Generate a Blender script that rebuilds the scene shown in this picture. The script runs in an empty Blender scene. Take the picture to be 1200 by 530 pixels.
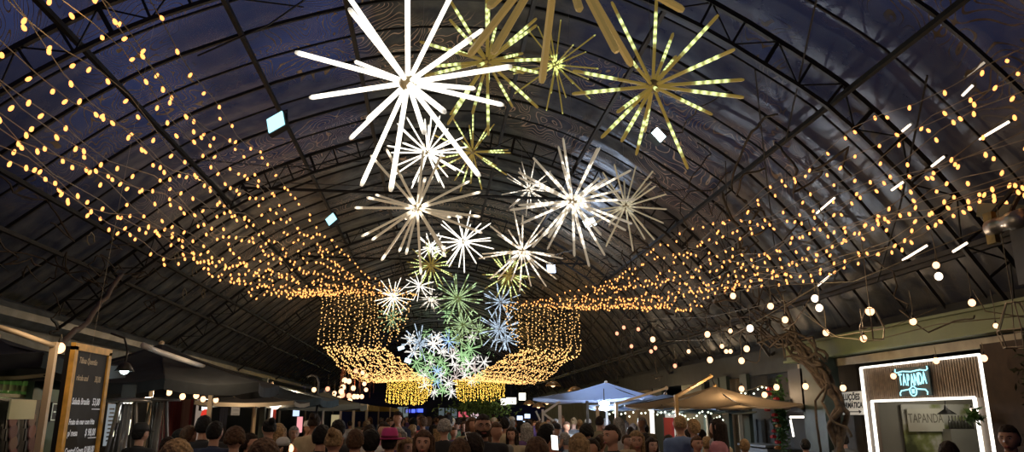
import bpy, bmesh, math, random
from mathutils import Vector, Matrix, noise
import numpy as np
R = math.radians
random.seed(7)
sc = bpy.context.scene
COL = sc.collection
EYE = 1.75
# ------------------------------------------------------------------ camera numbers
F_PX, PITCH, YAW = 870.0, R(14.4), R(5.9)
def ray(u, v):
    a = (u-600)/F_PX; b = (265-v)/F_PX
    D = math.cos(PITCH)-b*math.sin(PITCH); h = math.sin(PITCH)+b*math.cos(PITCH)
    return Vector((D*math.sin(YAW)+a*math.cos(YAW), D*math.cos(YAW)-a*math.sin(YAW), h))
def PY(u, v, Y):
    r = ray(u, v); t = Y/r.y
    return Vector((r.x*t, Y, r.z*t+EYE))
def PX(u, v, X):
    r = ray(u, v); t = X/r.x
    return Vector((X, r.y*t, r.z*t+EYE))

# ------------------------------------------------------------------ materials
MATS = {}
def nodes_of(name):
    m = bpy.data.materials.new(name); m.use_nodes = True
    nt = m.node_tree; nt.nodes.clear()
    out = nt.nodes.new('ShaderNodeOutputMaterial')
    return m, nt, out
def pbr(name, col, rough=.6, metal=0, noise_s=0, noise_amt=.3, bump=0, emis=None, es=0, spec=.5, col2=None):
    if name in MATS: return MATS[name]
    m, nt, out = nodes_of(name)
    b = nt.nodes.new('ShaderNodeBsdfPrincipled')
    nt.links.new(b.outputs[0], out.inputs[0])
    b.inputs['Base Color'].default_value = (*col, 1)
    b.inputs['Roughness'].default_value = rough
    b.inputs['Metallic'].default_value = metal
    b.inputs['Specular IOR Level'].default_value = spec
    if emis:
        b.inputs['Emission Color'].default_value = (*emis, 1)
        b.inputs['Emission Strength'].default_value = es
    if noise_s:
        tc = nt.nodes.new('ShaderNodeTexCoord')
        n = nt.nodes.new('ShaderNodeTexNoise'); n.inputs['Scale'].default_value = noise_s
        n.inputs['Detail'].default_value = 5
        nt.links.new(tc.outputs['Object'], n.inputs['Vector'])
        r = nt.nodes.new('ShaderNodeValToRGB')
        c2 = col2 or tuple(c*(1-noise_amt) for c in col)
        c1 = tuple(min(1, c*(1+noise_amt)) for c in col) if not col2 else col
        r.color_ramp.elements[0].position = .3; r.color_ramp.elements[1].position = .7
        r.color_ramp.elements[0].color = (*c2, 1); r.color_ramp.elements[1].color = (*c1, 1)
        nt.links.new(n.outputs[0], r.inputs[0]); nt.links.new(r.outputs[0], b.inputs['Base Color'])
        if bump:
            bp = nt.nodes.new('ShaderNodeBump'); bp.inputs['Strength'].default_value = bump
            bp.inputs['Distance'].default_value = .02
            nt.links.new(n.outputs[0], bp.inputs['Height']); nt.links.new(bp.outputs[0], b.inputs['Normal'])
    MATS[name] = m
    return m
def glow(name, col, s, sample=True):
    if name in MATS: return MATS[name]
    m, nt, out = nodes_of(name)
    e = nt.nodes.new('ShaderNodeEmission'); e.inputs[0].default_value = (*col, 1); e.inputs[1].default_value = s
    nt.links.new(e.outputs[0], out.inputs[0])
    try: m.cycles.emission_sampling = 'AUTO' if sample else 'NONE'
    except Exception: pass
    MATS[name] = m
    return m
def math_node(nt, op, a, b=None, c=None):
    n = nt.nodes.new('ShaderNodeMath'); n.operation = op
    for i, x in enumerate((a, b, c)):
        if x is None: continue
        if isinstance(x, (int, float)): n.inputs[i].default_value = x
        else: nt.links.new(x, n.inputs[i])
    return n.outputs[0]
def ray_mat(name, stick, lit, es, segs, body=.3, flick=.35):
    """a plastic rod whose inner lamps glow between the fractions of its length in segs; broken into short dashes"""
    m, nt, out = nodes_of(name)
    b = nt.nodes.new('ShaderNodeBsdfPrincipled'); nt.links.new(b.outputs[0], out.inputs[0])
    b.inputs['Base Color'].default_value = (*stick, 1); b.inputs['Roughness'].default_value = .4
    tc = nt.nodes.new('ShaderNodeTexCoord'); sp = nt.nodes.new('ShaderNodeSeparateXYZ')
    nt.links.new(tc.outputs['Object'], sp.inputs[0])
    z = sp.outputs[2]
    oi = nt.nodes.new('ShaderNodeObjectInfo')
    tot = None
    for (a, c, k) in segs:
        s1 = math_node(nt, 'SUBTRACT', z, a); s1 = math_node(nt, 'MULTIPLY', s1, 14); 
        s2 = math_node(nt, 'SUBTRACT', c, z); s2 = math_node(nt, 'MULTIPLY', s2, 14)
        mn = math_node(nt, 'MINIMUM', s1, s2)
        n = nt.nodes.new('ShaderNodeClamp'); nt.links.new(mn, n.inputs[0])
        w = math_node(nt, 'MULTIPLY', n.outputs[0], k)
        tot = w if tot is None else math_node(nt, 'ADD', tot, w)
    wv = math_node(nt, 'MULTIPLY', z, 62.0)
    wv = math_node(nt, 'ADD', wv, math_node(nt, 'MULTIPLY', oi.outputs['Random'], 9))
    wv = math_node(nt, 'SINE', wv)
    wv = math_node(nt, 'MULTIPLY_ADD', wv, flick, 1-flick)
    st = math_node(nt, 'MULTIPLY', math_node(nt, 'MULTIPLY', tot, wv), es)
    b.inputs['Emission Color'].default_value = (*lit, 1)
    nt.links.new(st, b.inputs['Emission Strength'])
    em = nt.nodes.new('ShaderNodeEmission'); em.inputs[0].default_value = (*stick, 1); em.inputs[1].default_value = body  # whole rod also glows in its stick colour, making up for weak light
    ad = nt.nodes.new('ShaderNodeAddShader'); nt.links.new(b.outputs[0], ad.inputs[0]); nt.links.new(em.outputs[0], ad.inputs[1]); nt.links.new(ad.outputs[0], out.inputs[0])
    return m

M_STEEL = pbr('dark_steel', (.018, .018, .018), .55, .3, 6, .4)
M_BLACK = pbr('black_plastic', (.012, .012, .012), .5)
M_CABLE = pbr('cable', (.16, .13, .08), .6)
M_BULB = glow('string_bulb', (1, .36, .095), 2.7, False)
M_BULBFAR = glow('string_bulb_far', (1, .53, .17), 2.4, False)
M_BULBGOLD = glow('string_bulb_gold', (1, .60, .09), 2.6, False)
M_GLOBE = glow('globe_bulb', (1, .55, .28), 3.0, False)
M_GLOBEW = glow('globe_bulb_white', (1, .8, .6), 3.0, False)
M_GLOBER = glow('globe_bulb_red', (1, .36, .2), 2.2, False)
M_LED = glow('led_tube', (1, .95, .84), 2.6)
M_FLOOD = glow('flood_panel', (.45, .9, 1), 1.7)
M_WHITEPOST = pbr('white_post', (.55, .55, .55), .4)
M_BEIGEPOST = pbr('beige_post', (.55, .44, .29), .45)
M_WOOD = pbr('board_wood', (.72, .42, .08), .5, 0, 9, .3, .1)
M_GREENP = pbr('green_paint', (.035, .055, .045), .5, 0, 4, .3)
M_BARK = pbr('bark', (.06, .042, .028), .85, 0, 14, .5, .5)
M_VINE = pbr('vine', (.06, .045, .03), .9, 0, 10, .4)
M_LEAF = pbr('leaf', (.06, .16, .035), .6, 0, 20, .5)

# ------------------------------------------------------------------ mesh builder
class MB:
    def __init__(s): s.v = []; s.f = []; s.m = []
    def add(s, vs, fs, mi=0):
        o = len(s.v); s.v += [tuple(p) for p in vs]; s.f += [[i+o for i in f] for f in fs]; s.m += [mi]*len(fs); return s
    def box(s, c, d, rz=0, mi=0, mat=None):
        x, y, z = d[0]/2, d[1]/2, d[2]/2
        vs = [Vector((i*x, j*y, k*z)) for i in (-1, 1) for j in (-1, 1) for k in (-1, 1)]
        M = mat if mat else Matrix.Rotation(rz, 3, 'Z')
        vs = [M@p+Vector(c) for p in vs]
        return s.add(vs, [(0, 1, 3, 2), (4, 6, 7, 5), (0, 4, 5, 1), (2, 3, 7, 6), (0, 2, 6, 4), (1, 5, 7, 3)], mi)
    def bar(s, a, b, w, h=None, mi=0):
        a, b = Vector(a), Vector(b); d = b-a; L = d.length
        if L < 1e-6: return s
        q = d.to_track_quat('Z', 'Y').to_matrix()
        return s.box((a+b)/2, (w, h or w, L), mi=mi, mat=q)
    def tube(s, pts, r, n=6, mi=0, cap=True):
        pts = [Vector(p) for p in pts]; N = len(pts); vs = []; fs = []
        rr = r if isinstance(r, (list, tuple)) else [r]*N
        up = None
        for i, p in enumerate(pts):
            d = (pts[min(i+1, N-1)]-pts[max(i-1, 0)]).normalized()
            if up is None:
                up = d.orthogonal().normalized()
            else:
                up = (up-d*up.dot(d)); up = up.normalized() if up.length > 1e-5 else d.orthogonal().normalized()
            sd = d.cross(up)
            for k in range(n):
                a = 2*math.pi*k/n
                vs.append(p+(up*math.cos(a)+sd*math.sin(a))*rr[i])
        for i in range(N-1):
            for k in range(n):
                fs.append((i*n+k, i*n+(k+1) % n, (i+1)*n+(k+1) % n, (i+1)*n+k))
        if cap: fs.append(list(range(n))[::-1]); fs.append([(N-1)*n+k for k in range(n)])
        return s.add(vs, fs, mi)
    def lathe(s, prof, c=(0, 0, 0), n=16, mi=0, M=None):
        vs = []; fs = []; c = Vector(c)
        for (r, z) in prof:
            for k in range(n):
                a = 2*math.pi*k/n; p = Vector((r*math.cos(a), r*math.sin(a), z))
                if M: p = M@p
                vs.append(p+c)
        for i in range(len(prof)-1):
            for k in range(n): fs.append((i*n+k, i*n+(k+1) % n, (i+1)*n+(k+1) % n, (i+1)*n+k))
        fs.append(list(range(n))[::-1]); fs.append([(len(prof)-1)*n+k for k in range(n)])
        return s.add(vs, fs, mi)
    def ball(s, c, r, nu=8, nv=5, mi=0, sc=(1, 1, 1)):
        prof = [(math.sin(math.pi*i/nv)*r*1.0+1e-5, -math.cos(math.pi*i/nv)*r) for i in range(nv+1)]
        return s.lathe(prof, c, nu, mi, Matrix.Diagonal(sc))
    def octa(s, c, r, rz=None, mi=0):
        c = Vector(c); z = r if rz is None else rz
        vs = [c+Vector(p) for p in ((r, 0, 0), (0, r, 0), (-r, 0, 0), (0, -r, 0), (0, 0, z), (0, 0, -z))]
        return s.add(vs, [(0, 1, 4), (1, 2, 4), (2, 3, 4), (3, 0, 4), (1, 0, 5), (2, 1, 5), (3, 2, 5), (0, 3, 5)], mi)
    def quad(s, a, b, c, d, mi=0): return s.add([a, b, c, d], [(0, 1, 2, 3)], mi)
    def mesh(s, name, mats, smooth=False):
        me = bpy.data.meshes.new(name); me.from_pydata(s.v, [], s.f)
        for m in (mats if isinstance(mats, (list, tuple)) else [mats]): me.materials.append(m)
        if any(s.m): me.polygons.foreach_set('material_index', s.m)
        if smooth: me.polygons.foreach_set('use_smooth', [True]*len(me.polygons))
        me.update()
        return me
    def build(s, name, mats, parent=None, smooth=False, loc=None):
        return link(name, s.mesh(name, mats, smooth), parent, loc)
def link(name, data, parent=None, loc=None, rot=None, scale=None):
    o = bpy.data.objects.new(name, data); COL.objects.link(o)
    if parent: o.parent = parent
    if loc is not None: o.location = loc
    if rot is not None: o.rotation_euler = rot
    if scale is not None: o.scale = scale
    return o
def tag(o, label, cat, group=None, kind=None):
    o['label'] = label; o['category'] = cat
    if group: o['group'] = group
    if kind: o['kind'] = kind
    return o
def thing(name, loc, label, cat, group=None, rz=0):
    o = link(name, None, None, loc, (0, 0, rz)); o.empty_display_size = .1
    return tag(o, label, cat, group)
def struct(name, mb, mats, smooth=False):
    o = mb.build(name, mats, None, smooth); o['kind'] = 'structure'; return o
def copy_tree(o, parent=None):
    c = o.copy(); COL.objects.link(c)
    if parent: c.parent = parent
    for ch in list(o.children): copy_tree(ch, c)
    return c
def text(name, body, size, mat, parent=None, loc=(0, 0, 0), rot=None, align='CENTER', ext=.003, shear=0, off=0, sx=1):
    cu = bpy.data.curves.new(name, 'FONT'); cu.body = body; cu.size = size; cu.align_x = align; cu.align_y = 'CENTER'
    cu.extrude = ext; cu.shear = shear; cu.offset = off; cu.resolution_u = 3
    cu.materials.append(mat)
    tmp = bpy.data.objects.new('tmp_text', cu); COL.objects.link(tmp)
    me = bpy.data.meshes.new_from_object(tmp.evaluated_get(bpy.context.evaluated_depsgraph_get())); bpy.data.objects.remove(tmp)
    me.materials.clear(); me.materials.append(mat)
    o = link(name, me, parent, loc, rot); o.scale = (sx, 1, 1)
    return o
def lamp(p, energy, col=(1, .6, .25), r=.05, name='lamp_glow', parent=None):
    l = bpy.data.lights.new(name, 'POINT'); l.energy = energy; l.color = col; l.shadow_soft_size = r
    o = bpy.data.objects.new(name, l); COL.objects.link(o); o.location = p
    if parent: o.parent = parent
    return o
# ================================================================== world
w = bpy.data.worlds.new('dusk'); sc.world = w; w.use_nodes = True
nt = w.node_tree; nt.nodes.clear()
o_ = nt.nodes.new('ShaderNodeOutputWorld'); bg = nt.nodes.new('ShaderNodeBackground')
tc = nt.nodes.new('ShaderNodeTexCoord'); sp = nt.nodes.new('ShaderNodeSeparateXYZ'); rp = nt.nodes.new('ShaderNodeValToRGB')
nt.links.new(tc.outputs['Generated'], sp.inputs[0]); nt.links.new(sp.outputs[2], rp.inputs[0])
rp.color_ramp.elements[0].position = 0; rp.color_ramp.elements[0].color = (.010, .012, .03, 1)
rp.color_ramp.elements[1].position = .6; rp.color_ramp.elements[1].color = (.055, .072, .195, 1)
nt.links.new(rp.outputs[0], bg.inputs[0]); nt.links.new(bg.outputs[0], o_.inputs[0])
bg.inputs[1].default_value = 1.0

# ================================================================== the roof
PROF = [(7.1, 1.43), (6.5, 2.3), (5.9, 3.1), (5.05, 3.98), (4.37, 4.46), (3.32, 5.10), (2.2, 5.58), (1.0, 5.85), (0, 5.87), (-1.0, 5.74), (-2.3, 5.32), (-3.1, 4.98), (-3.87, 4.6), (-4.8, 3.96), (-5.6, 3.28), (-6.4, 2.60), (-7.3, 1.85)]
PTS = []
for i in range(len(PROF)-1):
    p0, p1, p2, p3 = [Vector(PROF[max(0, min(len(PROF)-1, i+d))]) for d in (-1, 0, 1, 2)]
    for k in range(8):
        t = k/8; PTS.append(.5*((2*p1)+(p2-p0)*t+(2*p0-5*p1+4*p2-p3)*t*t+(3*p1-p0-3*p2+p3)*t**3))
PTS.append(Vector(PROF[-1]))
CUM = [0]
for i in range(1, len(PTS)): CUM.append(CUM[-1]+(PTS[i]-PTS[i-1]).length)
RX = 0
Y0, Y1 = -3.0, 63.0
def arch(t, y, k=1.0):                       # t: 0 at the right eave, 180 at the left eave; k below 1 moves inward
    d = max(0, min(1, t/180))*CUM[-1]; i = 0
    while i < len(PTS)-2 and CUM[i+1] < d: i += 1
    f = (d-CUM[i])/(CUM[i+1]-CUM[i]); p = PTS[i].lerp(PTS[i+1], f); tg = (PTS[min(i+3, len(PTS)-1)]-PTS[max(i-2, 0)]).normalized()
    nrm = Vector((-tg.y, tg.x)); p = p+nrm*(1-k)*5.9
    return Vector((p.x, y, p.y+EYE))
def t_ratio(r):
    best = min(range(0, 1801), key=lambda i: abs((lambda p: p.x/(p.z-EYE))(arch(i/10, 0, .97))-r)); return best/10
def roof_z(x):
    return min((arch(i/2, 0, .98) for i in range(361)), key=lambda p: abs(p.x-x)).z
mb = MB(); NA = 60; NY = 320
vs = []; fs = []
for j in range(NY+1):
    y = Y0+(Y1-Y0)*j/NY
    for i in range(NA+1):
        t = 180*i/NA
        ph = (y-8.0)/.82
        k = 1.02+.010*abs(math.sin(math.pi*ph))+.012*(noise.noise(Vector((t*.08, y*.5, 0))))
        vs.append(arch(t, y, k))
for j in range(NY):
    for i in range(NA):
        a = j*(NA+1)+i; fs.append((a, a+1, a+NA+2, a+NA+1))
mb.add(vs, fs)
m, nt, out = nodes_of('roof_film')
pr = nt.nodes.new('ShaderNodeBsdfPrincipled'); tr = nt.nodes.new('ShaderNodeBsdfTransparent')
mix = nt.nodes.new('ShaderNodeMixShader'); tc = nt.nodes.new('ShaderNodeTexCoord')
nt.links.new(mix.outputs[0], out.inputs[0]); nt.links.new(tr.outputs[0], mix.inputs[1]); nt.links.new(pr.outputs[0], mix.inputs[2])
n1 = nt.nodes.new('ShaderNodeTexNoise'); n1.inputs['Scale'].default_value = .38; n1.inputs['Detail'].default_value = 1
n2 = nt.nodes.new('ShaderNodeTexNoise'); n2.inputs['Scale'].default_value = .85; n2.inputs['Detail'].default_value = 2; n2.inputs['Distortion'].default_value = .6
n3 = nt.nodes.new('ShaderNodeTexNoise'); n3.inputs['Scale'].default_value = 3; n3.inputs['Detail'].default_value = 5
for n in (n1, n2, n3): nt.links.new(tc.outputs['Object'], n.inputs['Vector'])
rings = math_node(nt, 'SINE', math_node(nt, 'MULTIPLY', n2.outputs[0], 210))  # wavy light reflections on the film, drawn as pale lines in its colour
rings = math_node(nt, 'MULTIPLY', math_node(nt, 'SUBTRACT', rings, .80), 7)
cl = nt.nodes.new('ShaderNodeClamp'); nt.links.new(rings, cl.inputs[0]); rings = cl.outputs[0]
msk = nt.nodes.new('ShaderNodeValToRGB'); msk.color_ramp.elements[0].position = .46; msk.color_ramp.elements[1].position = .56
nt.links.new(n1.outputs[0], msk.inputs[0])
sx = nt.nodes.new('ShaderNodeSeparateXYZ'); nt.links.new(tc.outputs['Object'], sx.inputs[0])
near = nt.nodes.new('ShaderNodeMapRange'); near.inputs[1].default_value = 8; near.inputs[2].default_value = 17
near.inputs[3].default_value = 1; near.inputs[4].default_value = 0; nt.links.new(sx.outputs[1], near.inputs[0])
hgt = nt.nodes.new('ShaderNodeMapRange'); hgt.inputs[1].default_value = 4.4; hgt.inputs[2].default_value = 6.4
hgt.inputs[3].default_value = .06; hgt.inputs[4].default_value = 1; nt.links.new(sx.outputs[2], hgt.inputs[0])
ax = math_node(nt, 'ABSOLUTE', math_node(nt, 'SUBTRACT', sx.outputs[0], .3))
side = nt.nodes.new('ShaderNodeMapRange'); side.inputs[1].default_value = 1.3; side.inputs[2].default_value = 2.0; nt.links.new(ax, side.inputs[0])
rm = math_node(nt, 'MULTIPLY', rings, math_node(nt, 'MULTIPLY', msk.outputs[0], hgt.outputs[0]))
base = nt.nodes.new('ShaderNodeValToRGB')
base.color_ramp.elements[0].color = (.045, .05, .045, 1); base.color_ramp.elements[1].color = (.165, .165, .13, 1)
base.color_ramp.elements[0].position = .35; base.color_ramp.elements[1].position = .7
nt.links.new(n3.outputs[0], base.inputs[0])
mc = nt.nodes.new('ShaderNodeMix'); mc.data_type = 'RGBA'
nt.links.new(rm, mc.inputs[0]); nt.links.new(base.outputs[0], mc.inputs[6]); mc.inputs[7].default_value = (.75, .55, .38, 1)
side_shade = math_node(nt, 'SUBTRACT', 1.0, math_node(nt, 'MULTIPLY', math_node(nt, 'MULTIPLY', near.outputs[0], side.outputs[0]), .72))  # film colour darkened on the near sides, in place of dimmer lamps
sc_ = nt.nodes.new('ShaderNodeVectorMath'); sc_.operation = 'SCALE'; nt.links.new(mc.outputs[2], sc_.inputs[0]); nt.links.new(side_shade, sc_.inputs['Scale'])
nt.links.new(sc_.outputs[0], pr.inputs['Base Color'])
pr.inputs['Roughness'].default_value = .34; pr.inputs['Specular IOR Level'].default_value = .22
bp = nt.nodes.new('ShaderNodeBump'); bp.inputs['Strength'].default_value = .35; bp.inputs['Distance'].default_value = .05
nt.links.new(n3.outputs[0], bp.inputs['Height']); nt.links.new(bp.outputs[0], pr.inputs['Normal'])
# opacity: clean film lets the dusk sky through, mostly high up and near; dirty film further on
lft = nt.nodes.new('ShaderNodeMapRange'); lft.inputs[1].default_value = -1; lft.inputs[2].default_value = 3; lft.inputs[3].default_value = 1; lft.inputs[4].default_value = .42; nt.links.new(sx.outputs[0], lft.inputs[0])
clr = math_node(nt, 'MULTIPLY', math_node(nt, 'MULTIPLY', near.outputs[0], hgt.outputs[0]), math_node(nt, 'MULTIPLY', side.outputs[0], lft.outputs[0]))
clr = math_node(nt, 'MULTIPLY', clr, math_node(nt, 'MULTIPLY_ADD', msk.outputs[0], .45, .35))
op = math_node(nt, 'SUBTRACT', 1.0, math_node(nt, 'MULTIPLY_ADD', clr, .85, .03))
op = math_node(nt, 'ADD', op, math_node(nt, 'MULTIPLY', rm, .75)); cl = nt.nodes.new('ShaderNodeClamp'); nt.links.new(op, cl.inputs[0])
nt.links.new(cl.outputs[0], mix.inputs[0])
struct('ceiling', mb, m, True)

def arch_pts(y, k, a0=0, a1=180, n=36): return [arch(a0+(a1-a0)*i/n, y, k) for i in range(n+1)]
# rafters: one curved tube every 0.85 m, heavier every second one
y = 8.0-.82*13; i = 0
TRUSS = [8.0+6.56*k for k in range(-2, 9)]
rafter_mesh = {}
while y < Y1:
    heavy = i % 2 == 1
    if not any(abs(y-t) < .2 for t in TRUSS):
        if heavy not in rafter_mesh:
            q = MB(); q.tube(arch_pts(0, 1.0), .032 if heavy else .02, 4, cap=False)
            rafter_mesh[heavy] = q.mesh('ceiling_beam', M_STEEL)
        o = link('ceiling_beam', rafter_mesh[heavy], None, (0, y, 0)); o['kind'] = 'structure'
    y += .82; i += 1
q = MB()
q.tube(arch_pts(0, .99), .045, 4, cap=False); q.tube(arch_pts(0, .925), .035, 4, cap=False)
for k in range(0, 37):
    t = 180*k/36
    q.bar(arch(t, 0, .985), arch(t, 0, .93), .03 if k % 3 else .05)
    if k < 36: q.bar(arch(t, 0, .99 if k % 2 else .925), arch(t+5, 0, .925 if k % 2 else .99), .016)
tm = q.mesh('ceiling_truss', M_STEEL)
for t in TRUSS:
    o = link('ceiling_truss_beam', tm, None, (0, t, 0)); o['kind'] = 'structure'
# tie rods
for t in TRUSS[3:]:
    q = MB(); q.tube([(-3.9, t, 6.15), (4.4, t, 6.1)], .03, 5); 
    q.tube([(-3.7, t+.06, 6.3), (4.2, t+.06, 6.25)], .008, 4); struct('ceiling_tie_beam', q, M_STEEL)
for t in (8, t_ratio(3.2), t_ratio(1.283), 60, 78, t_ratio(-.24), t_ratio(-.54), t_ratio(-1.0), t_ratio(-1.83), 166):
    q = MB(); q.bar(arch(t, Y0, .97), arch(t, Y1, .97), .06); struct('ceiling_beam', q, M_STEEL)
# drooping cross wires under the film
for (ya, ta, yb, tb) in ((5, 150, 9, 112), (9.4, 128, 8.4, 105), (3.5, 60, 9.5, 34), (8.5, 45, 12, 20), (11, 38, 15.3, 12), (6.8, 30, 10.2, 8), (12, 140, 15.3, 110), (15.3, 70, 18, 40), (7.2, 160, 12, 172)):
    a = arch(ta, ya, .96); b = arch(tb, yb, .96); mid = (a+b)/2-Vector((0, 0, .15))
    q = MB(); q.tube([a, mid, b], .012, 4); struct('ceiling_brace_beam', q, M_STEEL)

# gutters, eave beams, walls, floor
M_GUT = pbr('gutter_metal', (.14, .16, .16), .35, .4, 3, .4, .3)
q = MB(); q.tube([(-7.15, Y0, 3.45), (-7.1, 9, 3.45), (-7.1, 40, 3.35), (-7.1, Y1, 3.3)], .20, 10); q.bar((-7.25, Y0, 3.1), (-7.25, Y1, 3.1), .12, .45)
struct('trim_1', q, M_GUT)
q = MB(); M_GBEAM = pbr('green_beam', (.10, .13, .06), .5, 0, 3, .4, .2, col2=(.13, .17, .07))
q.bar((6.65, Y0, 2.87), (6.65, 13.5, 2.87), .16, .26); q.bar((6.62, Y0, 3.02), (6.62, 13.5, 3.02), .24, .04); q.bar((6.62, Y0, 2.73), (6.62, 13.5, 2.73), .24, .04)
struct('trim_2', q, M_GBEAM)
q = MB(); q.bar((6.75, Y0, 2.63), (6.75, 13.4, 2.63), .06, .12); struct('trim_3', q, pbr('fascia', (.30, .27, .2), .5, 0, 3, .3))
q = MB(); q.bar((6.9, 13.6, 2.85), (6.9, Y1, 2.85), .12, .5); struct('trim_4', q, pbr('dark_eave', (.016, .02, .017), .7, 0, 4, .4))
M_WALLL = pbr('left_wall', (.018, .02, .019), .8, 0, 1.5, .5)
q = MB(); q.box((-7.42, 30, 1.9), (.1, 66, 3.9)); struct('wall_left', q, M_WALLL)
q = MB(); q.box((9.3, 30, 1.5), (.1, 66, 3.2)); struct('wall_right', q, pbr('right_wall', (.05, .05, .045), .8, 0, 1.5, .5))
q = MB(); q.box((8.2, 30, 2.72), (2.4, 66, .06)); q.box((7.12, 30, 2.98), (.12, 66, .55)); struct('ceiling_right_soffit', q, M_WALLL)
m, nt, out = nodes_of('paving')
b = nt.nodes.new('ShaderNodeBsdfPrincipled'); nt.links.new(b.outputs[0], out.inputs[0])
tc = nt.nodes.new('ShaderNodeTexCoord'); br = nt.nodes.new('ShaderNodeTexBrick'); br.inputs['Scale'].default_value = 3
br.inputs['Color1'].default_value = (.07, .065, .06, 1); br.inputs['Color2'].default_value = (.10, .09, .085, 1); br.inputs['Mortar'].default_value = (.02, .02, .02, 1)
nt.links.new(tc.outputs['Object'], br.inputs['Vector']); nt.links.new(br.outputs[0], b.inputs['Base Color']); b.inputs['Roughness'].default_value = .55
q = MB(); q.box((1.2, 32, -.05), (22, 80, .1)); struct('floor', q, m)
# far end: a dark building under the end of the roof
M_FARW = pbr('far_wall', (.035, .028, .055), .8, 0, .6, .4)
q = MB(); q.box((.7, 66, 2.2), (20, .3, 4.4)); struct('wall_back', q, M_FARW)
q = MB(); vs = [arch(180*i/30, 64.5, 1.05) for i in range(31)]; q.add(vs, [list(range(31))]); struct('wall_gable', q, pbr('gable', (.008, .009, .012), .7))
for k, (u, v, ww, hh, c, s) in enumerate(((481, 481.5, .9, .35, (.10, .12, 1), 1.6), (489, 481, 1.1, .35, (.08, .14, .9), 1.8), (472, 483, 1.0, .9, (.5, .6, .6), .25), (521, 484, 1.1, .9, (.22, .28, .30), .35), (529, 484, 1.1, .9, (.24, .30, .32), .35), (543, 485.5, 1.0, .5, (.9, .15, .2), .7), (556, 487, .8, .6, (1, .7, .75), .9))):
    p = PY(u, v, 65.8); q = MB(); q.box(p, (ww, .1, hh)); o = q.build('window_%d' % (k+1), glow('farwin%d' % k, c, s, False)); o['kind'] = 'structure'
    q = MB()
    for sx_ in (-1, 1): q.box(p+Vector((sx_*ww/2, -.06, 0)), (.1, .1, hh+.1))
    q.box(p+Vector((0, -.06, 0)), (.07, .08, hh)); q.box(p+Vector((0, -.06, hh/2)), (ww, .1, .1)); q.build('window_frame', M_BLACK, o)

# ================================================================== string lights
bulb_me = MB().lathe([(.004, .030), (.011, .024), (.0165, .004), (.013, -.012), (.004, -.020)], n=6).mesh('bulb', M_BULB, True)
sock_me = None
def interp(tab, y):
    ys = [t[0] for t in tab]
    if y <= ys[0]: return tab[0][1:]
    for i in range(len(tab)-1):
        if y <= ys[i+1]:
            f = (y-ys[i])/(ys[i+1]-ys[i]); p0 = tab[max(i-1, 0)]; p1 = tab[i]; p2 = tab[i+1]; p3 = tab[min(i+2, len(tab)-1)]
            r = []
            for k in range(1, len(p1)):
                m1 = (p2[k]-p0[k])/(p2[0]-p0[0])*(p2[0]-p1[0]); m2 = (p3[k]-p1[k])/(p3[0]-p1[0])*(p2[0]-p1[0])
                r.append((2*f**3-3*f*f+1)*p1[k]+(f**3-2*f*f+f)*m1+(-2*f**3+3*f*f)*p2[k]+(f**3-f*f)*m2)
            return r
    return tab[-1][1:]
def near_sheet(side, IN, OUT, n, ystart, label, group):
    for s in range(n):
        f = s/(n-1); ph = random.uniform(0, 6)
        f2 = f+random.uniform(-.02, .02)
        def P(y):
            a = interp(IN, y); b = interp(OUT, y)
            e = max(0, min(1, (21-y)/6))
            hz = .10*math.sin(y*1.15+ph)*e+.05*math.sin(y*2.9+ph*2)*e
            # the net bellies between its edge ropes
            belly = -.22*math.sin(math.pi*max(0, min(1, f2)))*e
            return Vector((a[0]+(b[0]-a[0])*f2+.06*math.sin(y*.9+ph)*e, y, EYE+a[1]+(b[1]-a[1])*f2+hz+belly))
        pts = []; y = ystart
        while y < 21: pts.append(P(y)); y += .5
        pts.append(P(21))
        root = thing('string_light', pts[0], label, 'string light', group)
        q = MB(); q.tube([p-pts[0] for p in pts], 0.0055, 3, cap=False); q.build('cable', M_CABLE, root)
        y = ystart+random.uniform(0, .3); k = 0
        while y < 20.95 and k < 98:
            p = P(y)+Vector((random.uniform(-.05, .05), 0, -random.uniform(.01, .09)))
            sc_ = 1.08 if y < 8 else 1.0 if y < 12 else .95
            link('bulb', bulb_me, root, p-pts[0], (random.uniform(-.6, .6), random.uniform(-.6, .6), 0), (sc_,)*3)
            y += random.uniform(.22, .46)*(1 if y < 15 else .85); k += 1
near_sheet('left', [(1, -2.75, 3.7), (5, -2.62, 3.4), (9, -2.42, 3.36), (14, -2.15, 3.36), (18, -1.65, 3.36), (21, -.57, 3.36)],
           [(1, -3.9, 2.9), (5, -3.75, 2.2), (9, -3.6, 2.1), (14, -3.5, 2.35), (18, -3.3, 2.85), (21, -3.15, 3.36)], 14, 2.2,
           'long sagging strand of warm bulbs over the left stalls, running back to the lit curtain', 'warm light strands sagging over the left side')
near_sheet('right', [(1, 5.1, 3.2), (5, 4.95, 3.08), (9, 4.55, 3.08), (14, 4.15, 3.08), (18, 3.6, 3.08), (21, 1.93, 3.1)],
           [(1, 5.5, 2.5), (5, 5.45, 2.02), (9, 5.3, 2.0), (14, 5.05, 2.2), (18, 4.65, 2.65), (21, 4.15, 3.07)], 14, 4.0,
           'long sagging strand of warm bulbs over the right stalls, running back to the lit curtain', 'warm light strands sagging over the right side')
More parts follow.
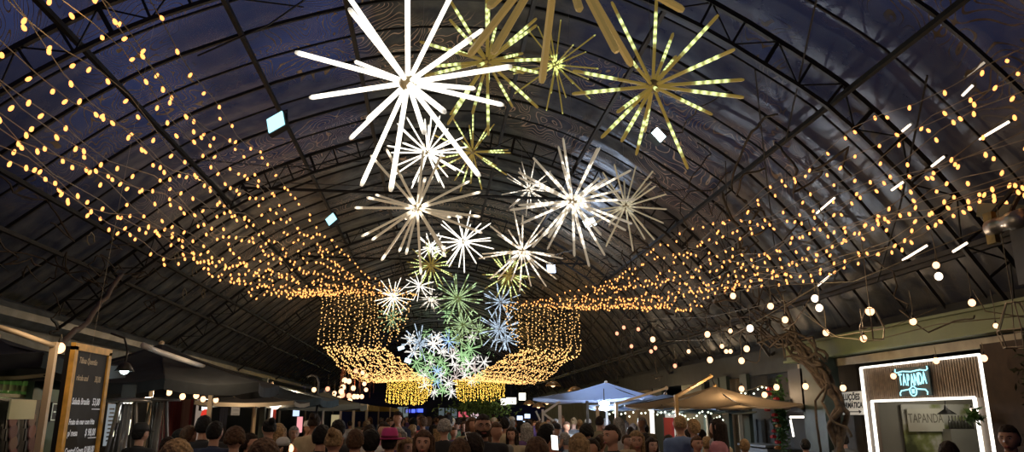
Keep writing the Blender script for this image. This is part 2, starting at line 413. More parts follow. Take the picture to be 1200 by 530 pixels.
def far_string(pts, r, mat, label, group, step, jit=.03):
    root = thing('string_light', pts[0], label, 'string light', group)
    base = Vector(pts[0]); q = MB(); q.tube([Vector(p)-base for p in pts], .004, 3, cap=False); q.build('cable', M_CABLE, root)
    q = MB(); 
    for i in range(len(pts)-1):
        a, b = Vector(pts[i]), Vector(pts[i+1]); L = (b-a).length; n = max(1, int(L/step+random.random()))
        for k in range(n):
            p = a.lerp(b, (k+random.random()*.8)/n)-base+Vector((random.uniform(-jit, jit), random.uniform(-jit, jit), random.uniform(-jit, jit)))
            q.octa(p, r*random.uniform(.8, 1.15))
    o = q.build('bulb', mat, root); o['kind'] = 'stuff'
def curtain(Y, x_out, x_in, h_top, h_bo, h_bi, n, r, mat, step, label, group, cut=.32, cup=0, bow=.35):
    for s in range(n):
        f = s/(n-1); x = x_out+(x_in-x_out)*f
        hb = h_bo+(h_bi-h_bo)*f-cup*math.sin(math.pi*min(1, f/(1-cut*.4)))
        if f > 1-cut:
            g = (f-(1-cut))/cut; hb = hb+(h_top-hb)*(1-math.sqrt(max(0, 1-g*g)))
        ph = random.uniform(0, 6); pts = []
        nseg = 8
        for k in range(nseg+1):
            g = k/nseg; h = h_top+(hb-h_top)*g
            pts.append(Vector((x+.06*math.sin(ph+g*3)*g-(x_in-x_out)*.03*g*f, Y+bow*math.sin(math.pi*g)*.6, EYE+h)))
        far_string(pts, r, mat, label, group, step)
curtain(21, -3.15, -.57, 3.36, 1.9, 1.85, 24, .017, M_BULBFAR, .085, 'upright strand in the glowing curtain left of the hanging stars', 'strands of the left light curtain', .33)
curtain(21, 4.15, 1.93, 3.08, 1.83, 1.80, 22, .017, M_BULBFAR, .085, 'upright strand in the glowing curtain right of the hanging stars', 'strands of the right light curtain', .28)
def sheetB(IN, OUT, n, label, group):
    for s in range(n):
        f = s/(n-1); pts = []; ph = random.uniform(0, 6)
        for k in range(30):
            y = 21+29*k/29; a = interp(IN, y); b = interp(OUT, y)
            pts.append(Vector((a[0]+(b[0]-a[0])*f+.05*math.sin(ph+y), y, EYE+a[1]+(b[1]-a[1])*f+.05*math.sin(ph+y*1.7))))
        far_string(pts, .022, M_BULBFAR, label, group, .26)
sheetB([(21, -1.4, 1.85), (30, -1.1, 1.95), (40, -.7, 2.05), (50, -.2, 2.3)], [(21, -3.1, 1.9), (30, -3.15, 1.5), (40, -3.1, 1.75), (50, -3.0, 2.24)], 18,
       'far strand of warm bulbs swagged between the two left curtains', 'swagged strands behind the left curtain')
sheetB([(21, 2.4, 1.82), (30, 2.3, 1.95), (40, 2.0, 2.05), (50, 1.5, 2.3)], [(21, 4.12, 1.83), (30, 4.3, 1.4), (40, 4.5, 1.7), (50, 4.66, 2.2)], 18,
       'far strand of warm bulbs swagged between the two right curtains', 'swagged strands behind the right curtain')
curtain(50, -3.0, .0, 2.3, .85, .75, 34, .032, M_BULBGOLD, .085, 'golden strand of the farthest left light curtain', 'strands of the farthest left curtain', .25, .1)
curtain(50, 4.66, 1.3, 2.3, 1.15, .75, 36, .032, M_BULBGOLD, .085, 'golden strand of the farthest right light curtain', 'strands of the farthest right curtain', .22, .12)
# support ropes of the curtains
for (a, b, ya) in (((-5.0, 21, EYE+3.42), (-.4, 21, EYE+3.4), 21), ((6.3, 21, EYE+3.15), (1.8, 21, EYE+3.12), 21), ((-4.6, 50, EYE+2.4), (5.8, 50, EYE+2.4), 50)):
    q = MB(); q.tube([a, b], .01, 5); tag(q.build('support_rope', M_CABLE), {21: 'dark rope holding up the near light curtain, %s of the stars' % ('left' if a[0] < 0 else 'right'), 50: 'dark rope holding up the farthest golden curtains'}[ya], 'rope')

# ================================================================== hanging stars
M_HUB = pbr('star_hub', (.4, .33, .2), .5)
RM = {
 'white': ray_mat('ray_white', (.75, .72, .6), (1, .94, .82), 2.0, [(.04, 1.01, 1)], .2, .16),
 'inner': ray_mat('ray_inner', (.55, .48, .37), (1, .93, .80), 1.9, [(.05, .28, .8), (.33, .74, .9)], .42),
 'tip': ray_mat('ray_tip', (.52, .43, .30), (1, .88, .68), 1.9, [(.03, .22, 1), (.86, 1.01, 1.2)], .42, .2),
 'gold': ray_mat('ray_gold', (.36, .26, .06), (.78, 1, .38), 1.7, [(.42, .86, 1)], .38, .42),
 'goldin': ray_mat('ray_goldin', (.36, .28, .06), (.85, 1, .30), 1.7, [(.03, .25, 1), (.95, 1.01, 1.2)], .4),
 'green': ray_mat('ray_green', (.26, .34, .13), (.70, 1, .55), 1.3, [(.15, .6, .5), (.75, 1.01, .9)], .35),
 'dim': ray_mat('ray_dim', (.50, .44, .30), (.9, .9, .7), 1.2, [(.02, .3, .2)], .40),
 'blue': ray_mat('ray_blue', (.35, .42, .5), (.62, .80, 1), 1.6, [(.1, .5, .5), (.6, 1.01, .8)], .35),
 'dull': ray_mat('ray_dull', (.36, .25, .08), (.8, .5, .15), .1, [(-.2, 1.2, .1)], .42),
 'pink': ray_mat('ray_pink', (.5, .4, .4), (1, .7, .62), 1.4, [(.1, 1.01, .7)]),
}
COLN = {'white': 'fully lit white', 'inner': 'white with lit middle lengths', 'tip': 'beige with lit hub and tips', 'gold': 'gold with green-lit dashes', 'goldin': 'gold with lit yellow hub',
        'green': 'green and white lit', 'dim': 'pale unlit beige', 'blue': 'cold blue-white lit', 'dull': 'unlit brass-coloured', 'pink': 'pinkish white lit'}
ray_cache = {}
def ray_mesh(kind, wr):
    key = (kind, round(wr, 3))
    if key not in ray_cache:
        q = MB(); q.lathe([(wr, 0.03), (wr, .5), (wr, .97), (wr*.6, 1.0)], n=6); ray_cache[key] = q.mesh('ray', RM[kind])
    return ray_cache[key]
def dirs(n, seed):
    rnd = random.Random(seed); out = []; off = rnd.uniform(0, 6); rot = Matrix.Rotation(rnd.uniform(0, 6), 3, Vector((rnd.random(), rnd.random(), rnd.random())).normalized())
    for i in range(n):
        z = 1-2*(i+.5)/n; a = i*2.39996+off; r = math.sqrt(1-z*z)
        d = Vector((r*math.cos(a), r*math.sin(a), z))+Vector((rnd.gauss(0, .09), rnd.gauss(0, .09), rnd.gauss(0, .09)))
        out.append(rot@d.normalized())
    return out
NSTAR = 0
def star(u, v, rpx, kind, Rr, n, label=None, group=None, wr=None, seed=None, ds=None, var=.12):
    global NSTAR; NSTAR += 1
    r0 = ray(u, v); c = PY(u, v, Rr*F_PX/rpx*r0.y)
    label = label or '%s starburst hanging in the far cluster of stars' % COLN[kind]
    t = thing('starburst_ornament', c, label, 'star ornament', group)
    q = MB(); q.ball((0, 0, 0), .05*Rr/.8+.01, 8, 6); q.build('hub', M_HUB, t, True)
    top = roof_z(c.x)
    q = MB(); q.tube([(0, 0, 0), (0, 0, top-c.z)], .0025 if c.y < 15 else .006, 3); q.build('hanging_wire', M_STEELW, t)
    D = ds or dirs(n, seed if seed is not None else NSTAR)
    wr = wr or .016
    rnd = random.Random(NSTAR*3+1)
    if rpx >= 15:
        me = ray_mesh(kind, wr/Rr)
        for d in D:
            L = Rr*(rnd.uniform(1-var, 1.0))
            link('ray', me, t, (0, 0, 0), d.to_track_quat('Z', 'Y').to_euler(), (Rr, Rr, L))
    else:
        q = MB()
        for d in D: q.tube([d*.02, d], wr/Rr*1.3, 4)
        o = q.build('ray', FAR[kind], t); o.scale = (Rr,)*3; o['kind'] = 'stuff'
    return t
M_STEELW = pbr('hang_wire', (.25, .25, .27), .4, .5)
FAR = {k: glow('farray_'+k, c, s, False) for k, c, s in (('white', (1, .96, .88), 1.3), ('green', (.50, .85, .38), .95), ('blue', (.45, .68, 1), 1.2), ('pink', (1, .82, .75), .9), ('gold', (.8, .85, .25), 1.2), ('inner', (1, .95, .85), 1.5), ('dim', (.7, .75, .6), .5), ('tip', (1, .9, .7), 1.2))}
def screen_dirs(angles, rest, seed):
    """rod directions mostly across the view, as the photographed star shows, plus some toward and away"""
    out = []
    fwd = Vector((math.sin(YAW)*math.cos(R(25)), math.cos(YAW)*math.cos(R(25)), math.sin(R(25)))); right = Vector((math.cos(YAW), -math.sin(YAW), 0)); up = right.cross(fwd)
    rnd = random.Random(seed)
    for a, L in angles:
        dz = math.sqrt(max(0, 1-L*L))*rnd.choice((-1, 1)); out.append((right*math.cos(R(a))*L+up*math.sin(R(a))*L+fwd*dz).normalized())
    for d in dirs(rest, seed):
        if abs(d.dot(fwd)) > .75: out.append(d)
    return out
A_ANG = [(124, 1), (85, .9), (62, 1), (38, .8), (29, .68), (8, .9), (-14, .82), (-53, 1.0), (-96, .86), (-116, 1), (-141, .82), (-146, .62), (188, .95), (165, 1), (-58, .45), (120, .6)]
star(478, 97, 140, 'white', .95, 0, 'largest fully lit white starburst, nearest the camera under the roof', wr=.020, ds=screen_dirs(A_ANG, 8, 3), var=.04)
star(571, 72, 88, 'gold', .85, 24, 'gold starburst with green-lit dashes right behind the big white star', wr=.017)
star(765, 101, 110, 'gold', .9, 0, 'big gold starburst with green-lit dashes at the right of the group', wr=.017, ds=screen_dirs([(86, .95), (118, 1), (140, .7), (168, .85), (185, .9), (207, .55), (220, .8), (232, .7), (266, .8), (278, .55), (295, 1), (-22, .85), (-8, .8), (4, 1), (28, .75), (48, 1), (60, .7), (40, .55)], 10, 5), var=.03)
star(651, 76, 60, 'goldin', .75, 22, 'small gold starburst with a glowing yellow hub below the cut-off brass star', wr=.011)
star(655, -70, 172, 'dull', 1.0, 0, 'unlit brass-coloured star at the very top, only its lower rods showing', wr=.028, ds=screen_dirs([(-58, 1), (-96, .97), (-129, 1), (-120, .9), (-66, .85), (-82, .55), (-28, 1), (200, .9), (-132, .7), (30, 1), (90, 1), (150, 1)], 4, 8), var=.02)
star(501, 179, 52, 'white', .7, 30, 'white starburst just below the biggest white star', wr=.012)
star(554, 178, 52, 'gold', .72, 20, 'gold and green starburst beside the white one, centre of the group', wr=.012)
star(489, 244, 82, 'tip', .9, 26, 'beige starburst with lit hub and tips, left side below the white ones', wr=.017)
star(543, 283, 42, 'white', .7, 24, 'white starburst right of the beige lit-tip star', wr=.012)
star(620, 222, 36, 'inner', .65, 24, 'small pale starburst left of the big white-rodded star', wr=.011)
star(671, 236, 80, 'inner', .9, 30, 'wide starburst of white rods lit in their middle, before the floodlight', wr=.016)
star(733, 242, 56, 'dim', .8, 26, 'pale beige unlit starburst at the far right of the group', wr=.014)
star(612, 294, 54, 'inner', .8, 28, 'bright-centred white starburst above the small gold one', wr=.014)
star(596, 322, 34, 'gold', .75, 30, 'green-gold starburst under the bright-centred white star', wr=.014)
star(505, 290, 20, 'white', .5, 22, 'tiny bright white starburst above the green-gold one on the left', wr=.012)
star(505, 311, 32, 'gold', .75, 30, 'green-gold starburst below the beige lit-tip star', wr=.013)
star(461, 348, 27, 'white', .7, 22, 'white starburst in front of the left light curtain', wr=.012)
star(492, 335, 20, 'white', .6, 20, 'small white starburst between left curtain and stars', wr=.012)
star(536, 350, 34, 'green', .8, 30, 'large green-lit starburst in the middle of the far stars', wr=.014)
star(505, 351, 17, 'inner', .55, 24, 'small bright-hub starburst left of the large green-lit star', wr=.014)
star(587, 354, 25, 'blue', .7, 22, 'cold blue-white starburst left of the right light curtain, upper one', wr=.013)
star(585, 386, 28, 'blue', .8, 28, 'cold blue-white starburst in front of the right curtain, lower one', wr=.014)
star(460, 373, 20, 'green', .65, 22, 'green starburst in front of the left light curtain', wr=.012)
star(543, 381, 24, 'green', .75, 28, 'green-lit starburst below the large middle green one', wr=.014)
star(492, 402, 24, 'blue', .8, 20, 'blue-white star low on the left of the far cluster', wr=.018)
star(508, 403, 16, 'white', .6, 16, 'white star low in the cluster beside the blue-white one', wr=.018)
for (u, v, r, k) in ((525, 368, 13, 'green'), (561, 388, 19, 'green'), (537, 397, 18, 'green'), (551, 409, 14, 'green'), (526, 400, 14, 'blue'), (593, 398, 18, 'blue'), (574, 370, 12, 'green'), (553, 340, 14, 'green'), (500, 369, 11, 'green'), (515, 335, 12, 'green')):
    star(u, v, r, k, .65, 20, None, 'far cluster of stars: %s' % COLN[k], wr=.016)
rr = random.Random(11)
for (u, v, k) in ((512, 435, 'blue'), (534, 443, 'pink'), (550, 427, 'white'), (567, 425, 'white'), (533, 428, 'white'), (505, 419, 'green'), (495, 415, 'green'), (519, 412, 'white'), (488, 425, 'green'), (500, 432, 'green'),
                  (523, 437, 'green'), (545, 440, 'white'), (512, 448, 'blue'), (525, 450, 'white'), (507, 443, 'green'), (541, 432, 'pink'), (557, 434, 'pink'), (530, 418, 'white'), (516, 425, 'green'), (497, 440, 'white'), (553, 446, 'white'), (538, 452, 'green'), (490, 437, 'green'), (504, 425, 'white'), (521, 430, 'green'), (548, 434, 'green'), (560, 419, 'white'), (529, 460, 'white'), (517, 440, 'white'), (562, 441, 'green'), (498, 452, 'white'), (540, 415, 'green'), (527, 389, 'green'), (553, 395, 'white'), (499, 390, 'green'), (576, 410, 'green'), (481, 398, 'white'),
                  (519, 457, 'green'), (484, 413, 'white'), (512, 396, 'white'), (570, 398, 'green'), (548, 419, 'green'), (509, 460, 'white'), (531, 409, 'pink'), (543, 422, 'green')):
    star(u, v, rr.uniform(7.5, 11), k, .55, 14, None, 'far cluster of stars: %s' % COLN[k], wr=.02)

# floodlights hung from the purlins
def flood(u, v, Y, w_, h_, yaw, tilt, label, mat=M_FLOOD, e=60, roll=0):
    p = PY(u, v, Y); t = thing('floodlight', p, label, 'floodlight', None); t.rotation_euler = (R(tilt), R(roll), R(yaw))
    q = MB(); q.box((0, .05, 0), (w_*1.15, .08, h_*1.15)); q.build('housing', M_BLACK, t)
    q = MB(); q.box((0, 0, 0), (w_, .02, h_)); q.build('lit_panel', mat, t)
    q = MB(); q.tube([(-w_*.6, .05, 0), (-w_*.6, .1, h_*.9), (w_*.6, .1, h_*.9), (w_*.6, .05, 0)], .012, 4); q.build('bracket', M_BLACK, t)
flood(323, 143, 9.8, .25, .28, -20, -20, 'cyan-lit floodlight on the left purlin, before the big white star', roll=-25)
flood(772, 158, 9.0, .17, .17, 10, -25, 'diamond-turned white floodlight behind the big gold star', glow('flood_white', (.8, 1, 1), 6), roll=45)
flood(388, 257, 16, .22, .26, -15, -30, 'small cyan floodlight farther down the left purlin', roll=-40)
flood(691, 261, 13.5, .22, .16, 10, -20, 'bright floodlight behind the wide white-rodded star', glow('flood_white2', (.85, 1, 1), 9), roll=-20)
flood(646, 315, 20, .22, .22, 5, -10, 'round cold white floodlight left of the right purlin', glow('flood_cold', (.6, .75, 1), 14))
flood(470, 408, 36, .3, .16, 0, 0, 'cold white floodlight low behind the left curtain, upper of two', glow('flood_cold2', (.6, .85, 1), 4), roll=-20)
flood(478, 423, 37, .3, .2, 0, 0, 'cold white floodlight low behind the left curtain, lower of two', glow('flood_cold2', (.6, .85, 1), 4), roll=20)
# ================================================================== umbrellas
def umbrella(c, rad, z_apex, z_edge, n, label, colmat, undermat, rot=0, pole=None, boom=None, valance=.14, group=None, polemat=None):
    """canopy centre c (x, y); pole = ground point x, y for a mast; boom = (post xy, post top z, boom tip point)"""
    polemat = polemat or M_BEIGEPOST
    t = thing('market_umbrella', (c[0], c[1], 0), label, 'umbrella', group)
    q = MB(); prof = []
    corners = [Vector((rad*math.cos(rot+2*math.pi*k/n), rad*math.sin(rot+2*math.pi*k/n), z_edge)) for k in range(n)]
    ap = Vector((0, 0, z_apex)); S = 4
    for k in range(n):
        a, b = corners[k], corners[(k+1) % n]; grid = []
        for i in range(S+1):
            f = i/S
            for j in range(5):
                g = j/4; e = a.lerp(b, g); p = ap.lerp(e, f); sag = .06*math.sin(math.pi*g)*f*rad/1.7+.05*math.sin(math.pi*f)
                e2 = e*1.0; p = p-Vector((0, 0, sag)); p.x *= 1-.05*math.sin(math.pi*g)*f; p.y *= 1-.05*math.sin(math.pi*g)*f
                grid.append(p)
        fs = [(i*5+j, i*5+j+1, (i+1)*5+j+1, (i+1)*5+j) for i in range(S) for j in range(4)]
        q.add(grid, fs)
    q.build('canopy', colmat, t, True)
    q = MB()
    for k in range(n):
        a, b = corners[k], corners[(k+1) % n]; pts = []
        for j in range(5):
            g = j/4; p = a.lerp(b, g); p = p-Vector((0, 0, .06*math.sin(math.pi*g)*rad/1.7)); p.x *= 1-.05*math.sin(math.pi*g); p.y *= 1-.05*math.sin(math.pi*g)
            pts += [p, p-Vector((0, 0, valance*(1+.15*math.sin(j*3))))]
        q.add(pts, [(2*j, 2*j+2, 2*j+3, 2*j+1) for j in range(4)])
    q.build('valance', undermat, t)
    q = MB()
    for k in range(n): q.tube([ap-Vector((0, 0, .06)), corners[k]-Vector((0, 0, .02))], .012, 4)
    q.build('rib', M_STEEL, t)['kind'] = 'stuff'
    q = MB(); q.ball((0, 0, z_apex), .045, 8, 5); q.build('finial', polemat, t)
    if pole is not None:
        q = MB(); q.tube([(pole[0]-c[0], pole[1]-c[1], 0), (pole[0]-c[0], pole[1]-c[1], z_apex-.02)], .03, 8); q.build('pole', polemat, t)
    if boom is not None:
        (px, py), pz, tip = boom; b0 = Vector((px-c[0], py-c[1], 0)); tp = Vector(tip)-Vector((c[0], c[1], 0))
        q = MB(); q.bar(b0, b0+Vector((0, 0, pz)), .055); q.build('pole', polemat, t)
        q = MB(); q.bar(b0+Vector((0, 0, pz-.03)), tp, .042); q.ball(tp, .04, 8, 5); q.build('boom', polemat, t)
        q = MB(); q.tube([tp, Vector((0, 0, z_apex))], .012, 5); q.build('hanging_strut', M_STEEL, t)
        q = MB(); q.box(b0+Vector((0, 0, .04)), (.7, .7, .08)); q.build('base', M_BLACK, t)
    return t
M_DARKC = pbr('canvas_dark', (.020, .026, .032), .85, 0, 5, .3)
M_TEALC = pbr('canvas_teal', (.045, .07, .085), .85, 0, 5, .3)
M_TANC = pbr('canvas_tan', (.30, .225, .15), .85, 0, 4, .2)
M_GREYC = pbr('canvas_grey', (.20, .21, .17), .85, 0, 4, .2)
def translucent(name, col, k=.5):
    m, nt, out = nodes_of(name); d = nt.nodes.new('ShaderNodeBsdfDiffuse'); tl = nt.nodes.new('ShaderNodeBsdfTranslucent'); mx = nt.nodes.new('ShaderNodeMixShader')
    n = nt.nodes.new('ShaderNodeTexNoise'); n.inputs['Scale'].default_value = 3; tc = nt.nodes.new('ShaderNodeTexCoord'); nt.links.new(tc.outputs['Object'], n.inputs['Vector'])
    r = nt.nodes.new('ShaderNodeValToRGB'); r.color_ramp.elements[0].color = (*[c*.85 for c in col], 1); r.color_ramp.elements[1].color = (*col, 1); nt.links.new(n.outputs[0], r.inputs[0])
    nt.links.new(r.outputs[0], d.inputs[0]); nt.links.new(r.outputs[0], tl.inputs[0]); mx.inputs[0].default_value = k
    nt.links.new(d.outputs[0], mx.inputs[1]); nt.links.new(tl.outputs[0], mx.inputs[2]); nt.links.new(mx.outputs[0], out.inputs[0]); return m
M_WHITEC = translucent('canvas_white', (.55, .68, .98), .6); M_TANT = translucent('canvas_tan_t', (.34, .26, .17), .4); M_GREYT = translucent('canvas_grey_t', (.24, .27, .24), .4); M_CREAMC = translucent('canvas_cream', (.55, .5, .4))
M_BLUEGREY = translucent('canvas_bluegrey', (.28, .36, .50))
def xy(u, v, Y): p = PY(u, v, Y); return (p.x, p.y)
# left, near to far
c = xy(-10, 425, 8.2); umbrella(c, 1.35, 2.55, 2.32, 4, 'black square umbrella cut off by the left edge above the bottle shelf', M_DARKC, M_DARKC, rot=R(45), pole=c)
c = xy(8, 440, 9.9); umbrella(c, 1.2, 2.42, 2.22, 8, 'grey umbrella with a pale underside behind the green wall panel at the left', M_GREYC, M_CREAMC, pole=c, valance=.04)
c = xy(185, 440, 11.6); umbrella(c, 1.75, 2.80, 2.22, 8, 'large black umbrella over the patio heaters on the left', M_DARKC, M_DARKC, rot=R(22), pole=(c[0]-.1, c[1]+.1))
c = xy(318, 455, 17.0); umbrella(c, 1.45, 2.45, 2.12, 8, 'dark teal umbrella behind the dark green post', M_TEALC, M_TEALC, rot=R(10), pole=c)
c = xy(300, 470, 14.6); umbrella(c, 1.2, 2.20, 2.02, 4, 'low umbrella with a pale lit valance under the dark teal one', M_DARKC, M_CREAMC, rot=R(45), pole=c, valance=.07)
c = xy(380, 468, 21); umbrella(c, 1.5, 2.4, 2.08, 4, 'grey-green umbrella between the thin hooked pole and the gold awnings', M_GREYC, M_GREYC, rot=R(45), pole=c)
# right
c = xy(710, 449, 17.5); umbrella(c, 1.8, 2.53, 2.16, 4, 'pale blue-white umbrella with steel frame right of the pendant discs', M_WHITEC, M_WHITEC, rot=R(10), pole=c, valance=.06, polemat=M_WHITEPOST)
c = xy(780, 470, 16.0); bp_ = PY(722, 472, 15); tip = PY(781, 455, 15.2)
umbrella(c, 1.75, 2.22, 1.98, 8, 'long grey umbrella hung from a slim boom behind the white one', M_BLUEGREY, M_BLUEGREY, boom=((bp_.x, bp_.y), bp_.z, tip), valance=.05)
c = xy(838, 458, 13.2); pp = PY(792, 463, 11.6); tip = PY(833, 441, 12.8)
umbrella(c, 1.62, 2.28, 1.95, 8, 'big tan cantilever umbrella with gold-lit post and boom', M_TANT, M_TANT, rot=R(-8), boom=((pp.x, pp.y), pp.z, tip), valance=.03, polemat=pbr('gold_post', (.50, .33, .14), .35, .5))
c = xy(828, 482, 16.0); umbrella(c, 1.1, 1.98, 1.86, 8, 'small pale umbrella under the tan one, garland of lights below it', M_GREYT, M_GREYT, pole=c, valance=.03)

# awnings of the far left stalls
M_GOLDC = pbr('canvas_gold', (.36, .25, .045), .8, 0, 4, .2)
for k, (ya, yb) in enumerate(((22.5, 26), (26.3, 31), (31.5, 38), (40, 50))):
    lab = ['first gold valanced stall awning past the thin hooked pole', 'second gold valanced stall awning, before two pale posts', 'third gold stall awning along the left side', 'farthest gold stall awning below the golden curtain'][k]
    t = thing('stall_awning', (-3.6, ya, 0), lab, 'awning', 'gold awnings of the left stalls'); L = yb-ya
    xi = 1.15 if k < 3 else 1.6
    q = MB(); q.quad((-1.6, 0, 2.55), (xi-.2, 0, 2.22), (xi-.2, L, 2.22), (-1.6, L, 2.55)); q.build('canopy', M_GREYC, t)
    q = MB(); q.quad((-1.6, 0, 2.52), (xi-.2, 0, 2.2), (xi-.2, 0, 2.0), (-1.6, 0, 2.0)); q.quad((xi-.2, 0, 2.22), (xi-.2, L, 2.22), (xi-.2, L, 2.0), (xi-.2, 0, 2.0)); q.build('valance', M_GOLDC, t)
    for (xx, yy) in ((xi-.2, 0), (xi-.2, L), (-1.5, 0)): q = MB(); q.bar((xx, yy, 0), (xx, yy, 2.22), .06); q.build('post', M_BEIGEPOST, t)

# ================================================================== posts, rails, chalkboard (left)
def post(u, v, X, w, mat, label, name='awning_post', top=None):
    p = PX(u, v, X); q = MB(); q.box((0, 0, (top or p.z)/2), (w, w, top or p.z)); q.box((0, 0, .02), (w*2.4, w*2.4, .04)); q.box((0, 0, (top or p.z)+.01), (w*1.2, w*1.2, .02))
    return tag(q.build(name, mat, None, loc=(p.x, p.y, 0)), label, 'post')
post(64, 404, -3.3, .05, M_BEIGEPOST, 'beige square post just left of the chalkboard')
post(250, 436, -3.3, .06, M_BEIGEPOST, 'beige square post right of the patio heaters')
post(311, 445, -3.3, .10, M_GREENP, 'dark green post before the teal umbrella')
def rail(pts, r, mat, label, name='awning_rail'):
    q = MB(); q.tube(pts, r, 8); return tag(q.build(name, mat, None, True), label, 'rail')
rail([PX(-30, 375, -3.5), PX(20, 390, -3.35), PX(62, 405, -3.3)], .022, M_BEIGEPOST, 'beige awning rail running out of frame left of the first post')
rail([PX(168, 405, -3.3), PX(182, 411, -3.3), PX(250, 434, -3.3)], .035, M_WHITEPOST, 'grey awning rail sloping down to the second beige post')
q = MB(); hp = PX(374, 440, -2.6)
q.tube([(hp.x, hp.y, 0), (hp.x, hp.y, hp.z-.15), (hp.x-.05, hp.y-.05, hp.z-.03), (hp.x-.15, hp.y-.1, hp.z), (hp.x-.25, hp.y-.1, hp.z-.05)], .03, 6)
tag(q.build('hooked_pole', M_BLACK, None, True), 'thin dark pole with a hooked top left of the gold awnings', 'pole')
# chalkboard, standing lengthways along the street
bt = thing('chalkboard', (-3.3, 7.68, 0), 'tall wood-framed chalkboard menu with white handwriting', 'chalkboard', None)
W_, Z0_, Z1_ = .74, .95, 2.38
q = MB(); q.box((-.02, 0, (Z0_+Z1_)/2), (.03, W_-.04, Z1_-Z0_-.04)); q.build('slate', pbr('slate', (.022, .024, .027), .75, 0, 3, .4), bt)
q = MB(); q.box((-.065, 0, (Z0_+Z1_)/2), (.05, W_, Z1_-Z0_)); q.build('backing', M_BLACK, bt)
q = MB()
for y in (-W_/2, W_/2): q.box((-.01, y, (Z0_+Z1_)/2), (.045, .065, Z1_-Z0_))
for z in (Z0_, Z1_): q.box((-.01, 0, z), (.045, W_+.065, .065))
q.build('frame', M_WOOD, bt)
for y in (-.3, .3): q = MB(); q.box((-.03, y, Z0_/2), (.05, .05, Z0_)); q.build('leg', M_WOOD, bt)
M_CHALK = glow('chalk', (.62, .66, .72), .55, False); M_CHALKD = glow('chalk_dim', (.34, .27, .18), .4, False)
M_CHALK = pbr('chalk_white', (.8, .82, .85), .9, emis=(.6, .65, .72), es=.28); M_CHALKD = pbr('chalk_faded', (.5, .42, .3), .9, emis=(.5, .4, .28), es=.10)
rot = (R(90), 0, R(90))
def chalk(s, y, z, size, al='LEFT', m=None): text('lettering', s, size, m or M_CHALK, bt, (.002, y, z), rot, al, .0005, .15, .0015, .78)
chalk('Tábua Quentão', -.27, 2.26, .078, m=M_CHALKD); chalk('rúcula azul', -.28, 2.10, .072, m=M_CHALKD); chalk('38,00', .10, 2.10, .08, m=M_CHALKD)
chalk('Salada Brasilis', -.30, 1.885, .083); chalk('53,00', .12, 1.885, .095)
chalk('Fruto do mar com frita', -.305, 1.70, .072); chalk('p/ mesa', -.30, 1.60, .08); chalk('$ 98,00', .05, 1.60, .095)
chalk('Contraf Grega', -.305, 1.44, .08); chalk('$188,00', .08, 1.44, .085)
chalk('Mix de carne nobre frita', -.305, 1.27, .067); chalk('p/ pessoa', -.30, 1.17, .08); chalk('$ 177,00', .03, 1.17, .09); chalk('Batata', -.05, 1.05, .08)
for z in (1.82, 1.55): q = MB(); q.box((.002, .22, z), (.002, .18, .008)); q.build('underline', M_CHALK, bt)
# lamps on the left
lp = PX(146, 432, -3.35)
t = thing('gooseneck_lamp', lp, 'dark conical lamp on a curved arm right of the chalkboard', 'lamp', None)
q = MB(); q.lathe([(.02, .07), (.05, .05), (.10, -.03), (.095, -.03), (.045, .04)], n=16); q.build('lamp_shade', M_BLACK, t, True)
q = MB(); q.ball((0, 0, -.015), .05, 10, 6); q.build('bulb', glow('lampwhite', (.75, 1, .95), 7), t)
q = MB(); q.tube([(0, 0, .07), (0, .02, .20), (-.05, .02, .33), (-.2, .02, .38)], .012, 6); q.build('arm', M_BLACK, t)
lamp(lp-Vector((0, 0, .09)), 5, (.8, 1, .95), .03, 'gooseneck_glow')

def globe(p, r, mat, label, group, cord=.5, cat='hanging bulb', wire=.004):
    t = thing('hanging_bulb', p, label, cat, group)
    q = MB(); q.ball((0, 0, 0), r, 10, 7, sc=(1, 1, 1.1)); q.build('bulb', mat, t, True)
    q = MB(); q.lathe([(r*.35, r*.8), (r*.45, r*1.3), (r*.3, r*1.9), (.004, r*2.0)], n=8); q.build('socket', M_BLACK, t)
    q = MB(); q.tube([(0, 0, r*1.9), (.01, 0, cord*.5), (0, 0, cord)], wire, 4); q.build('cord', M_CABLE, t)
    return t
i = 0
for (u, v, X) in ((70, 408, -3.3), (198, 460, -3.9), (214, 465, -3.8), (224, 458, -3.9), (230, 464, -3.8), (238, 468, -3.8), (244, 457, -3.7), (253, 469, -3.7)):
    p = PX(u, v, X); globe(p, .045, M_GLOBE, 'bright warm bulb at the top of the first beige post' if i == 0 else 'warm bulb strung under the black umbrella, left of the second beige post', None if i == 0 else 'bulbs strung under the black umbrella', .12 if i == 0 else .3); i += 1
for (u, v, X, lab) in ((279, 455, -3.6, 'bright bulb on the edge of the dark teal umbrella'), (273, 473, -3.6, 'low warm bulb over the cream sign board'), (283, 473, -3.6, 'dim warm bulb right over the cream sign board'), (339, 526, -1.8, 'bright warm bulb low among the heads'),
                     (357, 465, -3.0, 'warm bulb at the far corner of the dark teal umbrella'), (364, 466, -3.0, 'warm bulb left of the hooked pole'), (368, 457, -2.9, 'bright warm bulb hung beside the hooked pole')):
    globe(PX(u, v, X), .055, M_GLOBE, lab, None, .25)
for (u, v) in ((417, 435), (404, 446), (409, 447), (427, 450), (414, 455), (402, 454), (400, 459), (392, 461), (401, 463), (409, 464), (415, 465), (419, 465), (424, 465), (429, 457), (429, 441), (410, 470), (401, 471), (397, 468), (425, 437), (386, 467), (391, 465), (384, 456)):
    globe(PX(u, v, -2.9), .085 if u > 395 else .06, M_GLOBE if (u+v) % 3 else M_GLOBER, 'round pinkish warm bulb hanging above the gold awnings', 'bulbs above the gold awnings', .4, wire=.006)
